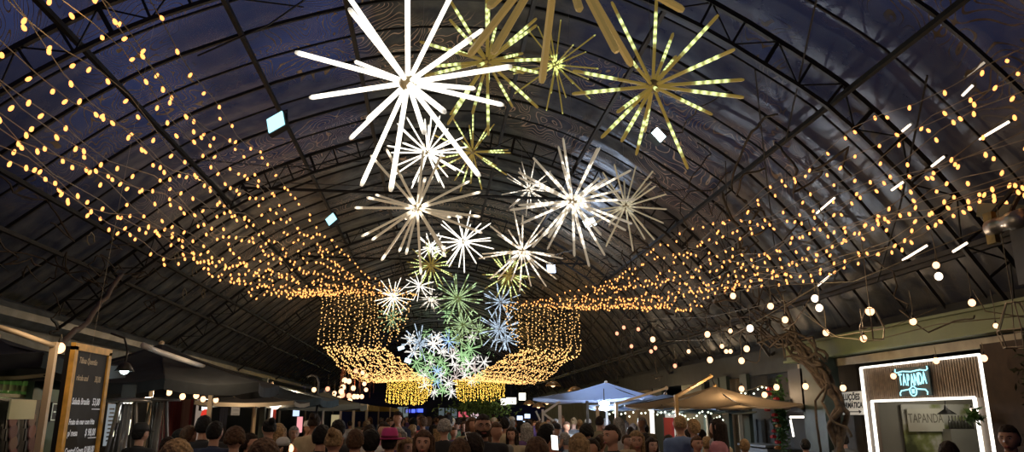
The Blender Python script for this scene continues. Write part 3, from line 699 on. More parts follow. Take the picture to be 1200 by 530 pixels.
for k in range(26):      # red cords / drop tinsel among these bulbs
    u = random.uniform(396, 440); v = random.uniform(428, 445); p = PX(u, v, -2.9-random.random()*.4)
    q = MB(); q.tube([p, p-Vector((0, 0, random.uniform(.4, 1.1)))], .014, 4)
    tag(q.build('tinsel_strand', pbr('tinsel', (.28, .07, .03), .4, .3)), 'thin reddish strand hanging between the bulbs over the gold awnings', 'tinsel', 'reddish strands over the gold awnings')
# right hanging bulbs
RB_ = [(859, 347, 1), (903, 359, 1), (920, 375, 1), (879, 385, 2), (829, 392, 1), (856, 388, 0), (875, 409, 1), (846, 406, 0), (851, 412, 0), (856, 412, 0), (869, 423, 1), (807, 412, 0), (832, 422, 1), (765, 398, 1), (768, 408, 0), (763, 412, 0), (748, 386, 0), (731, 384, 0),
       (723, 391, 0), (740, 406, 0), (791, 429, 0), (955, 350, 2), (960, 361, 2), (968, 390, 1), (1012, 397, 1), (1097, 311, 1), (1100, 324, 2), (1070, 377, 1), (1139, 355, 1), (1167, 382, 0), (869, 456, 1), (910, 454, 1), (944, 453, 1), (988, 455, 1), (896, 463, 1)]
RBL = {0: 'upper', 1: 'mid', 2: 'low'}
for (u, v, s) in RB_:
    X = 4.6 if u < 940 else 5.0
    if u > 1050: X = 5.3
    if v > 430: X = 5.9
    p = PX(u, v, X); r = (.028, .040, .046)[s]*(p.y/9)**.6
    if u in (1097, 1100, 1070, 1139, 1167, 1012, 968): lab = {1097: 'upper bulb of the close pair hanging at the right', 1100: 'lower, larger bulb of the close pair hanging at the right', 1070: 'warm bulb hanging right of the wire cage lamp', 1139: 'small warm bulb under the rightmost roof braces', 1167: 'faint small bulb over the lit shop front', 1012: 'bulb hanging just below the wire cage lamp', 968: 'bulb hanging before the end of the green beam'}[u]; g = None
    elif v > 430: lab = 'warm bulb at the tree trunk beside the direction sign' if u == 988 else 'warm bulb strung behind the tip of the tan umbrella'; g = None if u == 988 else 'bulbs behind the tan umbrella'
    else: lab = 'round warm bulb hanging among the bare vines on the right'; g = 'bulbs hanging among the right-hand vines'
    globe(p, r, (M_GLOBER if s == 0 and u < 800 else M_GLOBEW if s == 2 else M_GLOBE), lab, g, .35 if v < 430 else .12)
# catenary cables that carry them
for pts in ([(700, 360, 4.6), (800, 352, 4.6), (900, 335, 4.6), (1000, 330, 4.9), (1097, 290, 5.3), (1200, 250, 5.4)], [(720, 375, 4.7), (830, 372, 4.7), (920, 352, 4.8), (980, 395, 5.0), (1020, 400, 5.1), (1100, 380, 5.3), (1200, 370, 5.5)],
            [(1140, 340, 5.3), (1155, 365, 5.4), (1200, 372, 5.5)], [(940, 360, 4.9), (975, 395, 5.0), (1040, 385, 5.2), (1097, 362, 5.3)], [(780, 400, 4.8), (850, 398, 4.8), (950, 340, 4.9), (1020, 290, 5.2)]):
    q = MB(); q.tube([PX(*a) for a in pts], .006, 4); tag(q.build('slack_cable', M_CABLE, None, True), 'dark slack cable looping between the hanging bulbs and roof on the right', 'cable', 'slack cables on the right')
# wire cage lamps
def cage(p, label, r=.15, h=.36, lit=True):
    t = thing('cage_lamp', p, label, 'lamp', None); q = MB(); n = 6
    top = [(r*.35*math.cos(2*math.pi*k/n), r*.35*math.sin(2*math.pi*k/n), 0) for k in range(n)]; mid = [(r*math.cos(2*math.pi*k/n), r*math.sin(2*math.pi*k/n), -h*.62) for k in range(n)]; bot = [(r*.8*math.cos(2*math.pi*k/n), r*.8*math.sin(2*math.pi*k/n), -h) for k in range(n)]
    for k in range(n):
        for a, b in ((top[k], top[(k+1) % n]), (top[k], mid[k]), (mid[k], mid[(k+1) % n]), (mid[k], bot[k]), (bot[k], bot[(k+1) % n])): q.bar(a, b, .008)
    q.build('wire_cage', pbr('cage_wire', (.22, .18, .14), .4, .6), t)
    if lit: q = MB(); q.ball((0, 0, -.03), .05, 10, 7); q.build('bulb', M_GLOBE, t, True)
    q = MB(); q.tube([(0, 0, 0), (0, 0, .9)], .005, 4); q.build('cord', M_CABLE, t); return t
cage(PX(1019, 362, 5.0), 'black wire cage pendant lamp with a glowing bulb, above the green beam')
cage(PX(1187, 355, 5.2), 'empty wire cage cut off at the right edge above the green beam', .17, .4, False)
# projector and duct by the right edge
pj = PX(1160, 268, 5.2); t = thing('projector', pj, 'brass and steel projector lamp on a bracket at the right edge', 'projector', None)
q = MB(); q.box((0, -.02, 0), (.05, .11, .30)); q.build('face_plate', pbr('brassy', (.25, .17, .05), .5, .5, 9, .5), t)
M90 = Matrix.Rotation(R(90), 3, 'X')
q = MB(); q.lathe([(.075, 0), (.08, .12), (.07, .13), (.07, .24), (.085, .26), (.085, .42)], n=16, M=M90); o = q.build('barrel', pbr('grey_metal', (.30, .29, .28), .35, .7), t, True)
q = MB(); q.bar((0, 0, .1), (.1, -.3, .35), .03); q.bar((0, -.2, 0), (.2, -.2, .3), .03); q.build('bracket', M_STEEL, t)
q = MB(); a = PX(1150, 246, 5.4); b = PX(1215, 250, 5.4); q.bar(a, b, .10, .14); tag(q.build('metal_beam', pbr('olive_metal', (.09, .10, .07), .5, .3)), 'olive square metal beam above the projector at the right edge', 'beam')
a = PX(1183, 262, 5.5); b = PX(1215, 330, 5.5); q = MB(); q.box((a+b)/2, (.03, abs(a.y-b.y), abs(a.z-b.z))); q.bar(a+Vector((0, 0, .04)), Vector((a.x, b.y, a.z+.04)), .03)
tag(q.build('fabric_banner', pbr('grey_banner', (.10, .11, .13), .8, 0, 3, .3)), 'plain grey hanging panel cut off at the right edge', 'panel')
# fluorescent tubes up at the right roof edge
for (u1, v1, u2, v2) in ((1131, 90, 1158, 70), (1128, 112, 1140, 100), (1148, 163, 1182, 143), (1056, 155, 1068, 145), (1045, 223, 1066, 208), (957, 250, 978, 232), (1058, 305, 1086, 288), (1117, 295, 1133, 285), (1092, 195, 1106, 184), (958, 335, 974, 322)):
    a = PX(u1, v1, 5.75); b = PX(u2, v2, 5.75)
    t = thing('tube_light', (a+b)/2, 'short glowing tube light slanting along the right side of the roof', 'tube light', 'tube lights along the right roof'); d = (b-a)/2
    q = MB(); q.tube([-d, d], .014, 8); q.build('lit_tube', glow('tube_warm', (1, .82, .62), 3.0, False), t)
    q = MB(); q.bar(-d*1.05+Vector((.03, 0, .02)), d*1.05+Vector((.03, 0, .02)), .04, .02); q.build('holder', M_STEEL, t)

# ================================================================== patio heaters
def heater(u, Y, label, s=1.0):
    p = PY(u, 500, Y); t = thing('patio_heater', (p.x, p.y, 0), label, 'patio heater', None, R(20)); t.scale = (s, s, s)
    H = 1.98
    q = MB(); q.lathe([(.03, H+.03), (.26, H-.0), (.27, H-.03), (.03, H)], n=20); q.build('reflector_hood', M_STEELB, t, True)
    q = MB(); q.box((0, 0, H+.1), (.16, .16, .16)); q.build('cap', M_BLACK, t)
    for k in range(4):
        a = R(45+90*k); q = MB(); q.bar((.36*math.cos(a), .36*math.sin(a), .5), (.13*math.cos(a), .13*math.sin(a), H-.03), .028); q.build('leg', M_STEELB, t)
    q = MB(); q.lathe([(.055, .8), (.055, H-.05)], n=12); q.build('glass_tube', pbr('heater_glass', (.2, .2, .2), .1, spec=.8), t, True)
    q = MB()
    for k in range(4):
        a0, a1 = R(45+90*k), R(135+90*k)
        for g in (.2, .4, .6, .8):
            rr_ = .36*(1-g*.0)-.23*0; x0, y0, x1, y1 = .36*math.cos(a0), .36*math.sin(a0), .36*math.cos(a1), .36*math.sin(a1)
            bx, by = x0+(x1-x0)*g, y0+(y1-y0)*g; q.bar((bx, by, .55), (bx*.36, by*.36, H-.04), .008)
    q.build('guard_rods', M_STEELB, t)
    q = MB(); q.box((0, 0, .3), (.5, .5, .55)); q.build('gas_housing', M_BLACK, t)
    for k in range(0): pass
    return t
M_STEELB = pbr('brushed_steel', (.22, .21, .20), .35, .7)
heater(183, 10.6, 'steel pyramid patio heater nearer the second beige post')
heater(146, 9.8, 'steel pyramid patio heater right beside the chalkboard', .985)

# ================================================================== left stall details
M_GREENW = pbr('green_panel', (.05, .085, .07), .6, 0, 2, .3)
a = PX(38, 430, -4.9); b = PX(72, 530, -4.9)
q = MB(); q.box((-4.9, (a.y+b.y)/2, 1.2), (.08, 1.0, 2.4)); o = tag(q.build('green_partition', M_GREENW), 'dark green partition panel behind the first beige post', 'panel')
p = PX(64, 483, -4.8); t = thing('exit_sign', p, 'small dark wall sign with a pale bordered arrow on the green panel', 'sign', None)
q = MB(); q.box((0, 0, 0), (.02, .22, .24)); q.build('plate', M_BLACK, t)
q = MB()
for (dy, dz, sy, sz) in ((0, .10, .2, .012), (0, -.10, .2, .012), (.095, 0, .012, .21), (-.095, 0, .012, .21), (0, 0, .11, .02)): q.box((.014, dy, dz), (.004, sy, sz))
q.bar((.014, .05, 0), (.014, .015, .04), .016); q.bar((.014, .05, 0), (.014, .015, -.04), .016); q.build('arrow', pbr('sign_ink', (.5, .55, .5), .6, emis=(.5, .6, .5), es=.25), t)
# bottle shelf
pl = PX(2, 462, -4.95); t = thing('bottle_shelf', (-5.1, pl.y, 0), 'lit wall shelf holding green bottles at the left edge', 'shelf', None)
q = MB(); q.box((-.12, 0, 2.05), (.03, 1.3, .75)); q.build('lit_back', glow('shelf_back', (.62, .66, .32), .45), t)
q = MB(); q.box((0, 0, 1.99), (.26, 1.35, .04)); q.box((0, 0, 1.66), (.26, 1.35, .04)); q.build('shelf_board', pbr('pale_board', (.45, .45, .33), .6), t)
M_BOT = pbr('green_glass', (.07, .16, .03), .15, emis=(.12, .25, .05), es=.12)
for k, (u, rr_) in enumerate(((-4, 1), (4, 1), (12, 1), (18, .9), (27, 1), (35, .95))):
    p = PX(u, 458, -5.1); t = thing('bottle', (-5.08, p.y, 2.01), ['green wine bottle cut off by the left edge of the photo', 'green wine bottle, second on the lit shelf', 'bright green bottle in the middle of the lit shelf', 'slim green bottle left of the shelf gap', 'green bottle near the right end of the lit shelf', 'last green bottle at the right end of the lit shelf'][k], 'bottle', 'green bottles on the lit shelf')
    q = MB(); q.lathe([(.036, 0), (.038, .02), (.038, .15), (.014, .20), (.013, .27)], n=12); q.build('glass', M_BOT, t, True)
    q = MB(); q.lathe([(.0145, .25), (.0145, .28)], n=10); q.build('cap', M_BLACK, t); q = MB(); q.lathe([(.0388, .04), (.0388, .11)], n=12); q.build('paper_label', pbr('paper', (.5, .48, .3), .8), t)
p = PX(26, 480, -4.7); q = MB(); q.box(p, (.02, .55, .22)); tag(q.build('cream_banner', pbr('cream_board', (.34, .31, .18), .7, emis=(.4, .36, .2), es=.12)), 'cream sign board below the bottle shelf', 'sign')
for k in range(8):
    u = 14+(k % 2)*22; v = 492+(k//2)*14; p = PX(u, v, -4.72); t = thing('food_picture', p, 'dim square picture of food on the tiled panel, left stall', 'picture', 'food pictures on the left stall')
    q = MB(); q.box((0, 0, 0), (.015, .26, .2)); q.build('board', M_BLACK, t)
    q = MB(); q.lathe([(.09, 0), (.08, .01), (.02, .012)], n=14, M=Matrix.Rotation(R(90), 3, 'Y')); q.build('dish', pbr('dish%d' % (k % 3), ((.16, .07, .06), (.14, .09, .06), (.10, .05, .05))[k % 3], .7, emis=(.3, .12, .1), es=.05), t, loc=(.01, 0, 0))
q = MB(); q.box((-4.85, PX(20, 500, -4.85).y, 1.35), (.05, 1.25, 1.2)); tag(q.build('stall_counter', M_BLACK), 'dark stall counter front carrying the food pictures', 'counter')
# things behind the heaters
def lightbox(u, v, X, wy, hz, col, s, label, name='lit_sign', cat='sign', lines=0, line_col=None, shape='box'):
    p = PX(u, v, X); t = thing(name, p, label, cat, None)
    q = MB(); q.box((-.03, 0, 0), (.05, wy*1.06, hz*1.06)); q.build('frame', M_BLACK, t)
    q = MB()
    if shape == 'round': q.lathe([(.5, 0), (.5, .02)], n=24, M=Matrix.Diagonal((1, wy, hz))@Matrix.Rotation(R(90), 3, 'Y'))
    else: q.box((0, 0, 0), (.02, wy, hz))
    q.build('lit_face', glow('lb_%s' % label[:18], col, s), t)
    if lines:
        q = MB()
        for k in range(lines): q.box((.013, random.uniform(-.05, .05)*wy, hz*(.38-.76*k/max(1, lines-1))), (.004, wy*random.uniform(.5, .8), hz*.035))
        q.build('printed_lines', pbr('print', line_col or (.05, .05, .05), .8), t)
    return t
lightbox(146, 483, -4.6, .42, .30, (1, .97, .85), 1.6, 'round glowing white sign behind the patio heaters', shape='round')
lightbox(128, 498, -4.4, .22, .55, (.6, .66, .7), .35, 'narrow pale menu list beside the chalkboard', 'menu_board', 'menu', 9)
lightbox(241, 470, -4.2, .36, .34, (1, .95, .85), 2.6, 'bright white stacked sign left of the second beige post')
lightbox(236, 490, -4.4, .75, .8, (.8, .62, .5), .30, 'pale lit panel behind the dark-coated people at the second post', 'glowing_board', 'panel')
p = PX(240, 487, -4.15); q = MB(); q.lathe([(.5, 0), (.5, .02)], n=20, M=Matrix.Diagonal((1, .5, .22))@Matrix.Rotation(R(90), 3, 'Y')); tag(q.build('oval_sign', glow('oval_red', (.8, .05, .03), .9), loc=p), 'red oval sign under the bright white stacked sign', 'sign')
lightbox(276, 481, -4.0, .62, .20, (.55, .42, .3), .35, 'cream sign board with lines of print under the low bulbs', 'sign_board', 'sign', 3)
lightbox(351, 498, -3.6, .8, .42, (1, .40, .42), 1.0, 'pinkish glowing stall interior right of the dark green post', 'lit_display', 'display')
lightbox(318, 487, -3.9, .5, .3, (.9, .85, .85), 1.4, 'small white glowing sign behind the red lamp post')
lightbox(347, 484, -3.7, .9, .18, (.6, .75, 1), 1.2, 'bluish strip sign above the pink stall')
lightbox(393, 495, -3.4, 2.2, .5, (.8, .65, .35), .45, 'amber lit stall front under the first gold awning', 'lit_display', 'display')
for k, (u, v1, v2) in enumerate(((156, 457, 478), (134, 492, 512), (152, 492, 510))):
    a = PX(u, v1, -4.5); b = PX(u-3, v2, -4.5); q = MB(); q.tube([a, b], .022, 8); tag(q.build('lit_tube', glow('tube_cream', (1, .95, .65), 3)), ['upright glowing tube above the round white sign', 'lower glowing tube left of the first patio heater rods', 'glowing tube seen through the patio heater rods'][k], 'tube light')
for k, (u, col) in enumerate(((206, (.12, .02, .02)), (216, (.20, .10, .07)), (226, (.16, .02, .02)), (262, (.06, .05, .05)), (196, (.10, .03, .03)))):
    p = PX(u, 480, -4.9); q = MB(); n = 14; vs = []
    for j in range(n+1): vs += [(.04*math.sin(j*1.7), -.3+.6*j/n, .55), (.05*math.sin(j*1.7+.4), -.3+.6*j/n, -1.2)]
    q.add(vs, [(2*j, 2*j+2, 2*j+3, 2*j+1) for j in range(n)]); tag(q.build('curtain', pbr('drape%d' % k, col, .9), loc=p), ['dark red stall curtain behind the strung bulbs', 'pale brown stall curtain between the red ones', 'red stall curtain left of the bright white sign', 'dark grey stall curtain right of the second beige post', 'dark red stall curtain right of the heaters'][k], 'curtain')
# red lamp post
lp = PX(322, 480, -3.1); t = thing('red_lamp_post', (lp.x, lp.y, 0), 'thin red post with a white bowl lamp on top', 'lamp', None)
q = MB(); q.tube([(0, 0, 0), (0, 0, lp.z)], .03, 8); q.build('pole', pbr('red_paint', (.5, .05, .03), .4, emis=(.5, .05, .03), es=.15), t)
q = MB(); q.lathe([(.03, 0), (.2, .10), (.2, .13)], n=16); q.build('lamp_shade', glow('bowlwhite', (1, .9, .75), 3), t, True, (0, 0, lp.z))

# ================================================================== right side facade
def panel(u1, u2, zt, zb, X, mat, label, name='wall_panel', cat='panel', th=.08, struct_=True):
    a = PX(u1, 490, X); b = PX(u2, 490, X); q = MB(); q.box((X, (a.y+b.y)/2, (zt+zb)/2), (th, abs(a.y-b.y), zt-zb)); o = q.build(name, mat)
    if struct_: o['kind'] = 'structure'
    else: tag(o, label, cat)
    return o
M_CREAM = pbr('cream_wall', (.36, .30, .21), .7, 0, 2, .2); M_SAGE = pbr('sage_panel', (.20, .22, .17), .7, 0, 2, .2)
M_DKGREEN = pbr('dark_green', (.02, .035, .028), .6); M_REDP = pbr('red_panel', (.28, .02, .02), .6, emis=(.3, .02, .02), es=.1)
F = 7.0
for (u1, u2, m_, X) in ((640, 700, M_SAGE, F), (700, 735, M_DKGREEN, F), (735, 748, M_CREAM, F), (748, 764, M_CREAM, F+.1), (768, 778, M_DKGREEN, F-.1), (802, 826, M_SAGE, F), (836, 846, M_DKGREEN, F-.15), (848, 856, M_DKGREEN, F-.25), (856, 868, M_CREAM, F), (872, 880, M_DKGREEN, F-.2)):
    panel(u1, u2, 2.65, 0, X, m_, '', 'wall_pilaster')
k = 3
for (u1, u2, z1, z2, col, s) in ((762, 768, 2.2, 1.2, (1, .95, .85), 1.6), (780, 800, 2.1, .8, (.9, .85, .75), .55), (823, 829, 2.15, 1.1, (.7, .95, 1), 1.8), (866, 869, 2.1, 1.0, (.8, .95, 1), 2.0), (738, 745, 2.0, 1.1, (.7, .6, .4), .25)):
    o = panel(u1, u2, z1, z2, F+.05, glow('win%d' % u1, col, s), '', 'window_%d' % (8+k), th=.03); k += 1
panel(779, 788, 1.72, 0, F-.15, M_REDP, 'red upright board leaning in the lit doorway behind the tan umbrella post', 'red_board', 'board', struct_=False)
# slatted dark bar front between umbrella and trunk
panel(880, 930, 2.65, 0, F+.3, pbr('bar_dark', (.025, .03, .035), .6, 0, 8, .4), '', 'wall_bar')
for k in range(3):
    a = PX(884+k*10, 505, F+.24); q = MB()
    q.box(a, (.03, .3, .5)); 
    for j in range(6): q.box(a+Vector((-.02, 0, -.2+.08*j)), (.01, .26, .012))
    tag(q.build('menu_poster', pbr('blackboard%d' % k, (.03, .035, .04), .7)), ['first', 'second', 'third'][k]+' dark menu poster on the bar wall counted from the tan umbrella', 'poster')
a = PX(878, 522, F-.5); b = PX(912, 522, F-.5); q = MB(); q.box(((a+b)/2)-Vector((0, 0, .0)), (.5, abs(a.y-b.y), .04)); q.box(((a+b)/2)-Vector((0, 0, .6)), (.4, abs(a.y-b.y)-.1, 1.1)); tag(q.build('bar_counter', pbr('counter', (.16, .18, .2), .4)), 'grey bar counter behind the red-flowered garland', 'counter')
for (pts, lab) in (([PX(926, 489, F-.1), PX(952, 489, F-.1)], 'horizontal white light bar left of the trunk'), ([PX(926, 491, F-.1), PX(930, 512, F-.1)], 'upright white light bar left of the trunk'), ([PX(950, 505, F-.1), PX(951, 520, F-.1)], 'short upright light bar against the dark column')):
    q = MB(); q.tube(pts, .02, 8); tag(q.build('light_bar', M_LED), lab, 'light bar')
panel(930, 950, 1.9, 0, F+.3, pbr('mesh_dark', (.03, .03, .03), .6), '', 'wall_gate')
p = PX(942, 520, F-.5); q = MB(); q.box((p.x, p.y, 2.2), (.1, .55, .75)); tag(q.build('speaker_box', M_BLACK), 'dark square board hanging beside the tree trunk', 'board')
# column and signpost
panel(952, 978, 2.7, 0, 6.6, M_GREENP, '', 'column', th=.3)
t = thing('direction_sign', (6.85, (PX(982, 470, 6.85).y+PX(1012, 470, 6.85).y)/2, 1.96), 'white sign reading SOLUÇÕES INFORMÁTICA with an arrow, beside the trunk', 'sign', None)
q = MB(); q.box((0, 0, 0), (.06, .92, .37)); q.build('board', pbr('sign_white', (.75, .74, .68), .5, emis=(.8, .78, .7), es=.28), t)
M_INK = pbr('ink', (.015, .015, .015), .6); rs = (R(90), 0, R(-90))
text('lettering', 'SOLUÇÕES', .135, M_INK, t, (-.033, 0, .095), rs, 'CENTER', .001, .2, .004, 1.0)
text('lettering', 'INFORMÁTICA', .125, M_INK, t, (-.033, .0, -.035), rs, 'CENTER', .001, .2, .004, .95)
q = MB(); q.bar((-.034, .05, -.135), (-.034, -.30, -.135), .014); q.add([(-.036, -.36, -.135), (-.036, -.28, -.105), (-.036, -.28, -.165)], [(0, 1, 2)]); q.build('arrow', M_INK, t)
panel(980, 1012, 2.7, 0, 7.2, pbr('brown_wall', (.08, .06, .045), .7, 0, 3, .3), '', 'wall_brown')

# ---- the kiosk with the neon sign
KX = 6.8; KA, KB = 8.72, 11.38; KT = 2.50
M_SLAT = pbr('slat', (.20, .15, .11), .55, 0, 12, .3)
iA, iB, iT = 8.92, 11.18, 1.98
kt = thing('kiosk', (KX, (KA+KB)/2, 0), 'lit kiosk front with slatted fascia, outlined by two bright light frames', 'kiosk', None); ym = (KA+KB)/2
q = MB(); n = 52
for k in range(n):
    y = KA+(KB-KA)*(k+.5)/n-ym
    q.box((0, y, (KT+iT)/2), (.03, (KB-KA)/n*.55, KT-iT))
q.box((.03, 0, (KT+iT)/2), (.03, KB-KA, KT-iT)); q.build('slatted_fascia', M_SLAT, kt)
for (ya, yb) in ((KA, iA), (iB, KB)): q = MB(); q.box((.02, (ya+yb)/2-ym, iT/2), (.06, yb-ya, iT)); q.build('jamb', pbr('jamb', (.16, .12, .09), .5), kt)
q = MB()
q.bar((-.04, KA-ym, KT), (-.04, KB-ym, KT), .028); q.bar((-.04, KA-ym, KT), (-.04, KA-ym, 0), .028); q.bar((-.04, KB-ym, KT), (-.04, KB-ym, 0), .034)
q.build('outer_light_frame', M_LED, kt)
q = MB(); q.bar((-.04, iA-ym, iT), (-.04, iB-ym, iT), .034); q.bar((-.04, iA-ym, iT), (-.04, iA-ym, 0), .034); q.bar((-.04, iB-ym, iT), (-.04, iB-ym, 0), .034); q.build('inner_light_frame', M_LED, kt)
M_KIN = pbr('kiosk_inner', (.20, .19, .16), .6)
q = MB(); q.box((2.4, 0, 1.2), (.05, 2.6, 2.4)); q.box((1.2, -1.3, 1.2), (2.4, .05, 2.4)); q.box((1.2, 1.3, 1.2), (2.4, .05, 2.4)); q.box((1.2, 0, 2.35), (2.4, 2.6, .05)); q.build('inner_walls', M_KIN, kt)
q = MB(); q.box((.35, .05, .55), (.4, 2.0, 1.1)); q.build('counter', pbr('kcounter', (.12, .09, .06), .5), kt)
lamp((KX+.9, ym-.5, 2.15), 14, (1, .9, .72), .05, 'kiosk_glow'); lamp((KX+.9, ym+.6, 2.15), 7, (1, .9, .72), .05, 'kiosk_glow')
# neon sign
sg = thing('neon_sign', (KX-.08, 10.05, 2.23), 'cyan neon sign reading TAPANDA on the slatted fascia', 'sign', None)
M_NEON = glow('neon_cyan', (.40, .90, 1), 1.8); M_NEOND = pbr('neon_back', (.01, .03, .035), .5)
q = MB(); q.box((.02, 0, 0), (.02, .72, .40)); q.build('back_plate', M_NEOND, sg)
hs = [.20, .175, .165, .165, .165, .175, .20]
for k, ch in enumerate('TAPANDA'):
    y = .27-.09*k; dz = .02+.02*abs(k-3)/3
    o = text('letter', ch, .235, M_NEON, sg, (-.005, y, dz-.01), rs, 'CENTER', .004, 0, .003, .52)
q = MB(); pts = [(-.01, .36, .19), (-.01, .37, .155), (-.01, .33, .135), (-.01, .2, .15), (-.01, 0, .135), (-.01, -.2, .15), (-.01, -.33, .135), (-.01, -.37, .155), (-.01, -.36, .19)]; q.tube(pts, .009, 6)
pts = [(-.01, .30, -.19), (-.01, .31, -.155), (-.01, .27, -.12), (-.01, .12, -.11), (-.01, .07, -.10)]; q.tube(pts, .009, 6); q.tube([(a, -b, c_) for a, b, c_ in pts], .009, 6)
q.tube([(-.01, .075*math.cos(R(a)), -.135+.065*math.sin(R(a))) for a in range(0, 361, 20)], .009, 6); q.build('scroll_border', M_NEON, sg)
q = MB(); q.box((-.01, 0, -.135), (.01, .055, .06)); q.build('emblem', M_NEON, sg)
# inside the kiosk
FY = 11.28; rf = (R(90), 0, 0)
def on_far(u, v, dy=0): return PY(u, v, FY-dy)
a, b = on_far(1062, 479, .05), on_far(1107, 506, .05); t = thing('wall_poster', (a+b)/2, 'pale poster lettered TAPANDA on the inner wall of the kiosk', 'poster', None)
q = MB(); q.box((0, 0, 0), (abs(b.x-a.x), .02, abs(a.z-b.z))); q.build('sheet', pbr('poster_pale', (.50, .49, .42), .7), t)
text('lettering', 'TAPANDA', .20, pbr('poster_ink', (.16, .15, .12), .7), t, (0, -.014, .02), rf, 'CENTER', .001, 0, 0, .62)
a, b = on_far(1055, 474), on_far(1150, 545); t = thing('wall_mural', (a+b)/2, 'greenish landscape mural covering the inner wall of the kiosk', 'mural', None)
m, nt, out = nodes_of('mural'); bs = nt.nodes.new('ShaderNodeBsdfPrincipled'); nt.links.new(bs.outputs[0], out.inputs[0]); tc = nt.nodes.new('ShaderNodeTexCoord'); n = nt.nodes.new('ShaderNodeTexNoise'); n.inputs['Scale'].default_value = 3.2; n.inputs['Detail'].default_value = 6
sz = nt.nodes.new('ShaderNodeSeparateXYZ'); nt.links.new(tc.outputs['Object'], sz.inputs[0])
r = nt.nodes.new('ShaderNodeValToRGB'); r.color_ramp.elements[0].color = (.05, .06, .02, 1); r.color_ramp.elements[1].color = (.46, .46, .42, 1); r.color_ramp.elements[0].position = .35; r.color_ramp.elements[1].position = .62; e_ = r.color_ramp.elements.new(.5); e_.color = (.20, .23, .08, 1)
nt.links.new(tc.outputs['Object'], n.inputs['Vector']); nt.links.new(math_node(nt, 'ADD', n.outputs[0], math_node(nt, 'MULTIPLY', sz.outputs[2], .35)), r.inputs[0]); nt.links.new(r.outputs[0], bs.inputs['Base Color'])
q = MB(); q.box((0, 0, 0), (abs(b.x-a.x), .02, abs(a.z-b.z))); q.build('painted_board', m, t)
t = thing('pendant_lamp', PY(1109, 483, 10.6), 'black flared pendant lamp inside the kiosk', 'lamp', None)
q = MB(); q.lathe([(.015, .10), (.03, .04), (.13, -.03), (.12, -.035), (.03, .01)], n=18); q.build('lamp_shade', M_BLACK, t, True); q = MB(); q.ball((0, 0, -.01), .025, 8, 5); q.build('bulb', M_GLOBE, t); q = MB(); q.tube([(0, 0, .1), (0, 0, .35)], .006, 4); q.build('cord', M_BLACK, t)
globe(PY(1139, 482, 9.6), .035, M_GLOBEW, 'bright bulb inside the kiosk near its right jamb', None, .25)
for (u, v, lab) in ((1047, 441, 'warm bulb left of the neon sign'), (1097, 423, 'warm bulb under the kiosk top light bar'), (1153, 420, 'warm bulb at the top right corner of the kiosk')):
    globe(PX(u, v, 6.35), .038, M_GLOBE, lab, None, .18)
M_SIL = pbr('bottle_dark', (.05, .05, .04), .2, spec=.8)
a = PY(1112, 503, 11.15); b = PY(1142, 503, 11.15)
q = MB(); q.box((a+b)/2-Vector((0, 0, .3)), (abs(b.x-a.x)+.1, .2, .6)); tag(q.build('back_counter', pbr('bcounter', (.2, .2, .18), .5)), 'pale back counter under the dark bottles in the kiosk', 'counter')
for k in range(8):
    t = thing('bottle', a.lerp(b, (k+.5)/8), 'dark bottle standing on the back counter inside the kiosk', 'bottle', 'dark bottles inside the kiosk')
    q = MB(); q.lathe([(.022, 0), (.022, .11), (.008, .15), (.008, .20)], n=10); q.build('glass', M_SIL, t, True)
# dark shrub and pier at the right edge
panel(1175, 1260, 2.6, 0, 6.75, pbr('dark_pier', (.035, .02, .012), .8, 0, 5, .5), '', 'column', th=.3)
def foliage(c, d, n, size, mat, name, label, parent=None, seed=1, flowers=None):
    rnd = random.Random(seed); q = MB()
    for k in range(n):
        p = Vector([c[i]+rnd.gauss(0, .33)*d[i] for i in range(3)]); a = Matrix.Rotation(rnd.uniform(0, 6.3), 3, Vector((rnd.gauss(0, 1), rnd.gauss(0, 1), rnd.gauss(0, 1))).normalized())
        s = size*rnd.uniform(.6, 1.3); q.add([p+a@Vector(v) for v in ((-s, 0, 0), (0, -s*.4, .1*s), (s, 0, 0), (0, s*.4, .1*s))], [(0, 1, 2, 3)])
    return q
q = foliage((6.6, 7.55, 1.9), (.2, .42, .9), 1500, .05, None, '', ''); tag(q.build('climbing_shrub', pbr('leaf_dark', (.05, .055, .025), .7, 0, 20, .5)), 'dark leafy shrub on the pier right of the kiosk', 'shrub')
q = foliage((6.5, 8.62, 1.75), (.08, .14, .12), 70, .06, None, '', '', seed=5); tag(q.build('green_sprig', M_LEAF), 'small green sprig over the kiosk right light bar', 'plant')
p = PY(562, 478, 30); q = foliage(p, (1.8, 1, .55), 900, .10, None, '', '', seed=6); tag(q.build('leafy_treetop', pbr('leaf_lit', (.14, .24, .06), .7, 0, 8, .5)), 'green leafy treetop under the farthest right curtain', 'tree')
# garland with red flowers
gt = thing('flower_garland', (6.4, PX(915, 490, 6.4).y, 0), 'tall green garland with red flowers left of the trunk', 'garland', None); gy = gt.location.y
q = MB(); 
q2 = foliage((0, 0, 1.75), (.16, .20, .9), 900, .05, None, '', '', seed=8); q2.build('leaf', M_LEAF, gt)['kind'] = 'stuff'
rnd = random.Random(4)
for k in range(12):
    q = MB(); z = 1.2+1.15*k/12; 
    for j in range(6): a = R(60*j); q.ball((.035*math.cos(a), .035*math.sin(a), 0), .03, 6, 4)
    q.ball((0, 0, .01), .03, 6, 4); q.build('flower', pbr('flower_red' if k % 4 else 'flower_orange', (.40, .012, .02) if k % 4 else (.45, .2, .06), .6), gt, True, (rnd.uniform(-.2, -.08), rnd.uniform(-.18, .18), z))
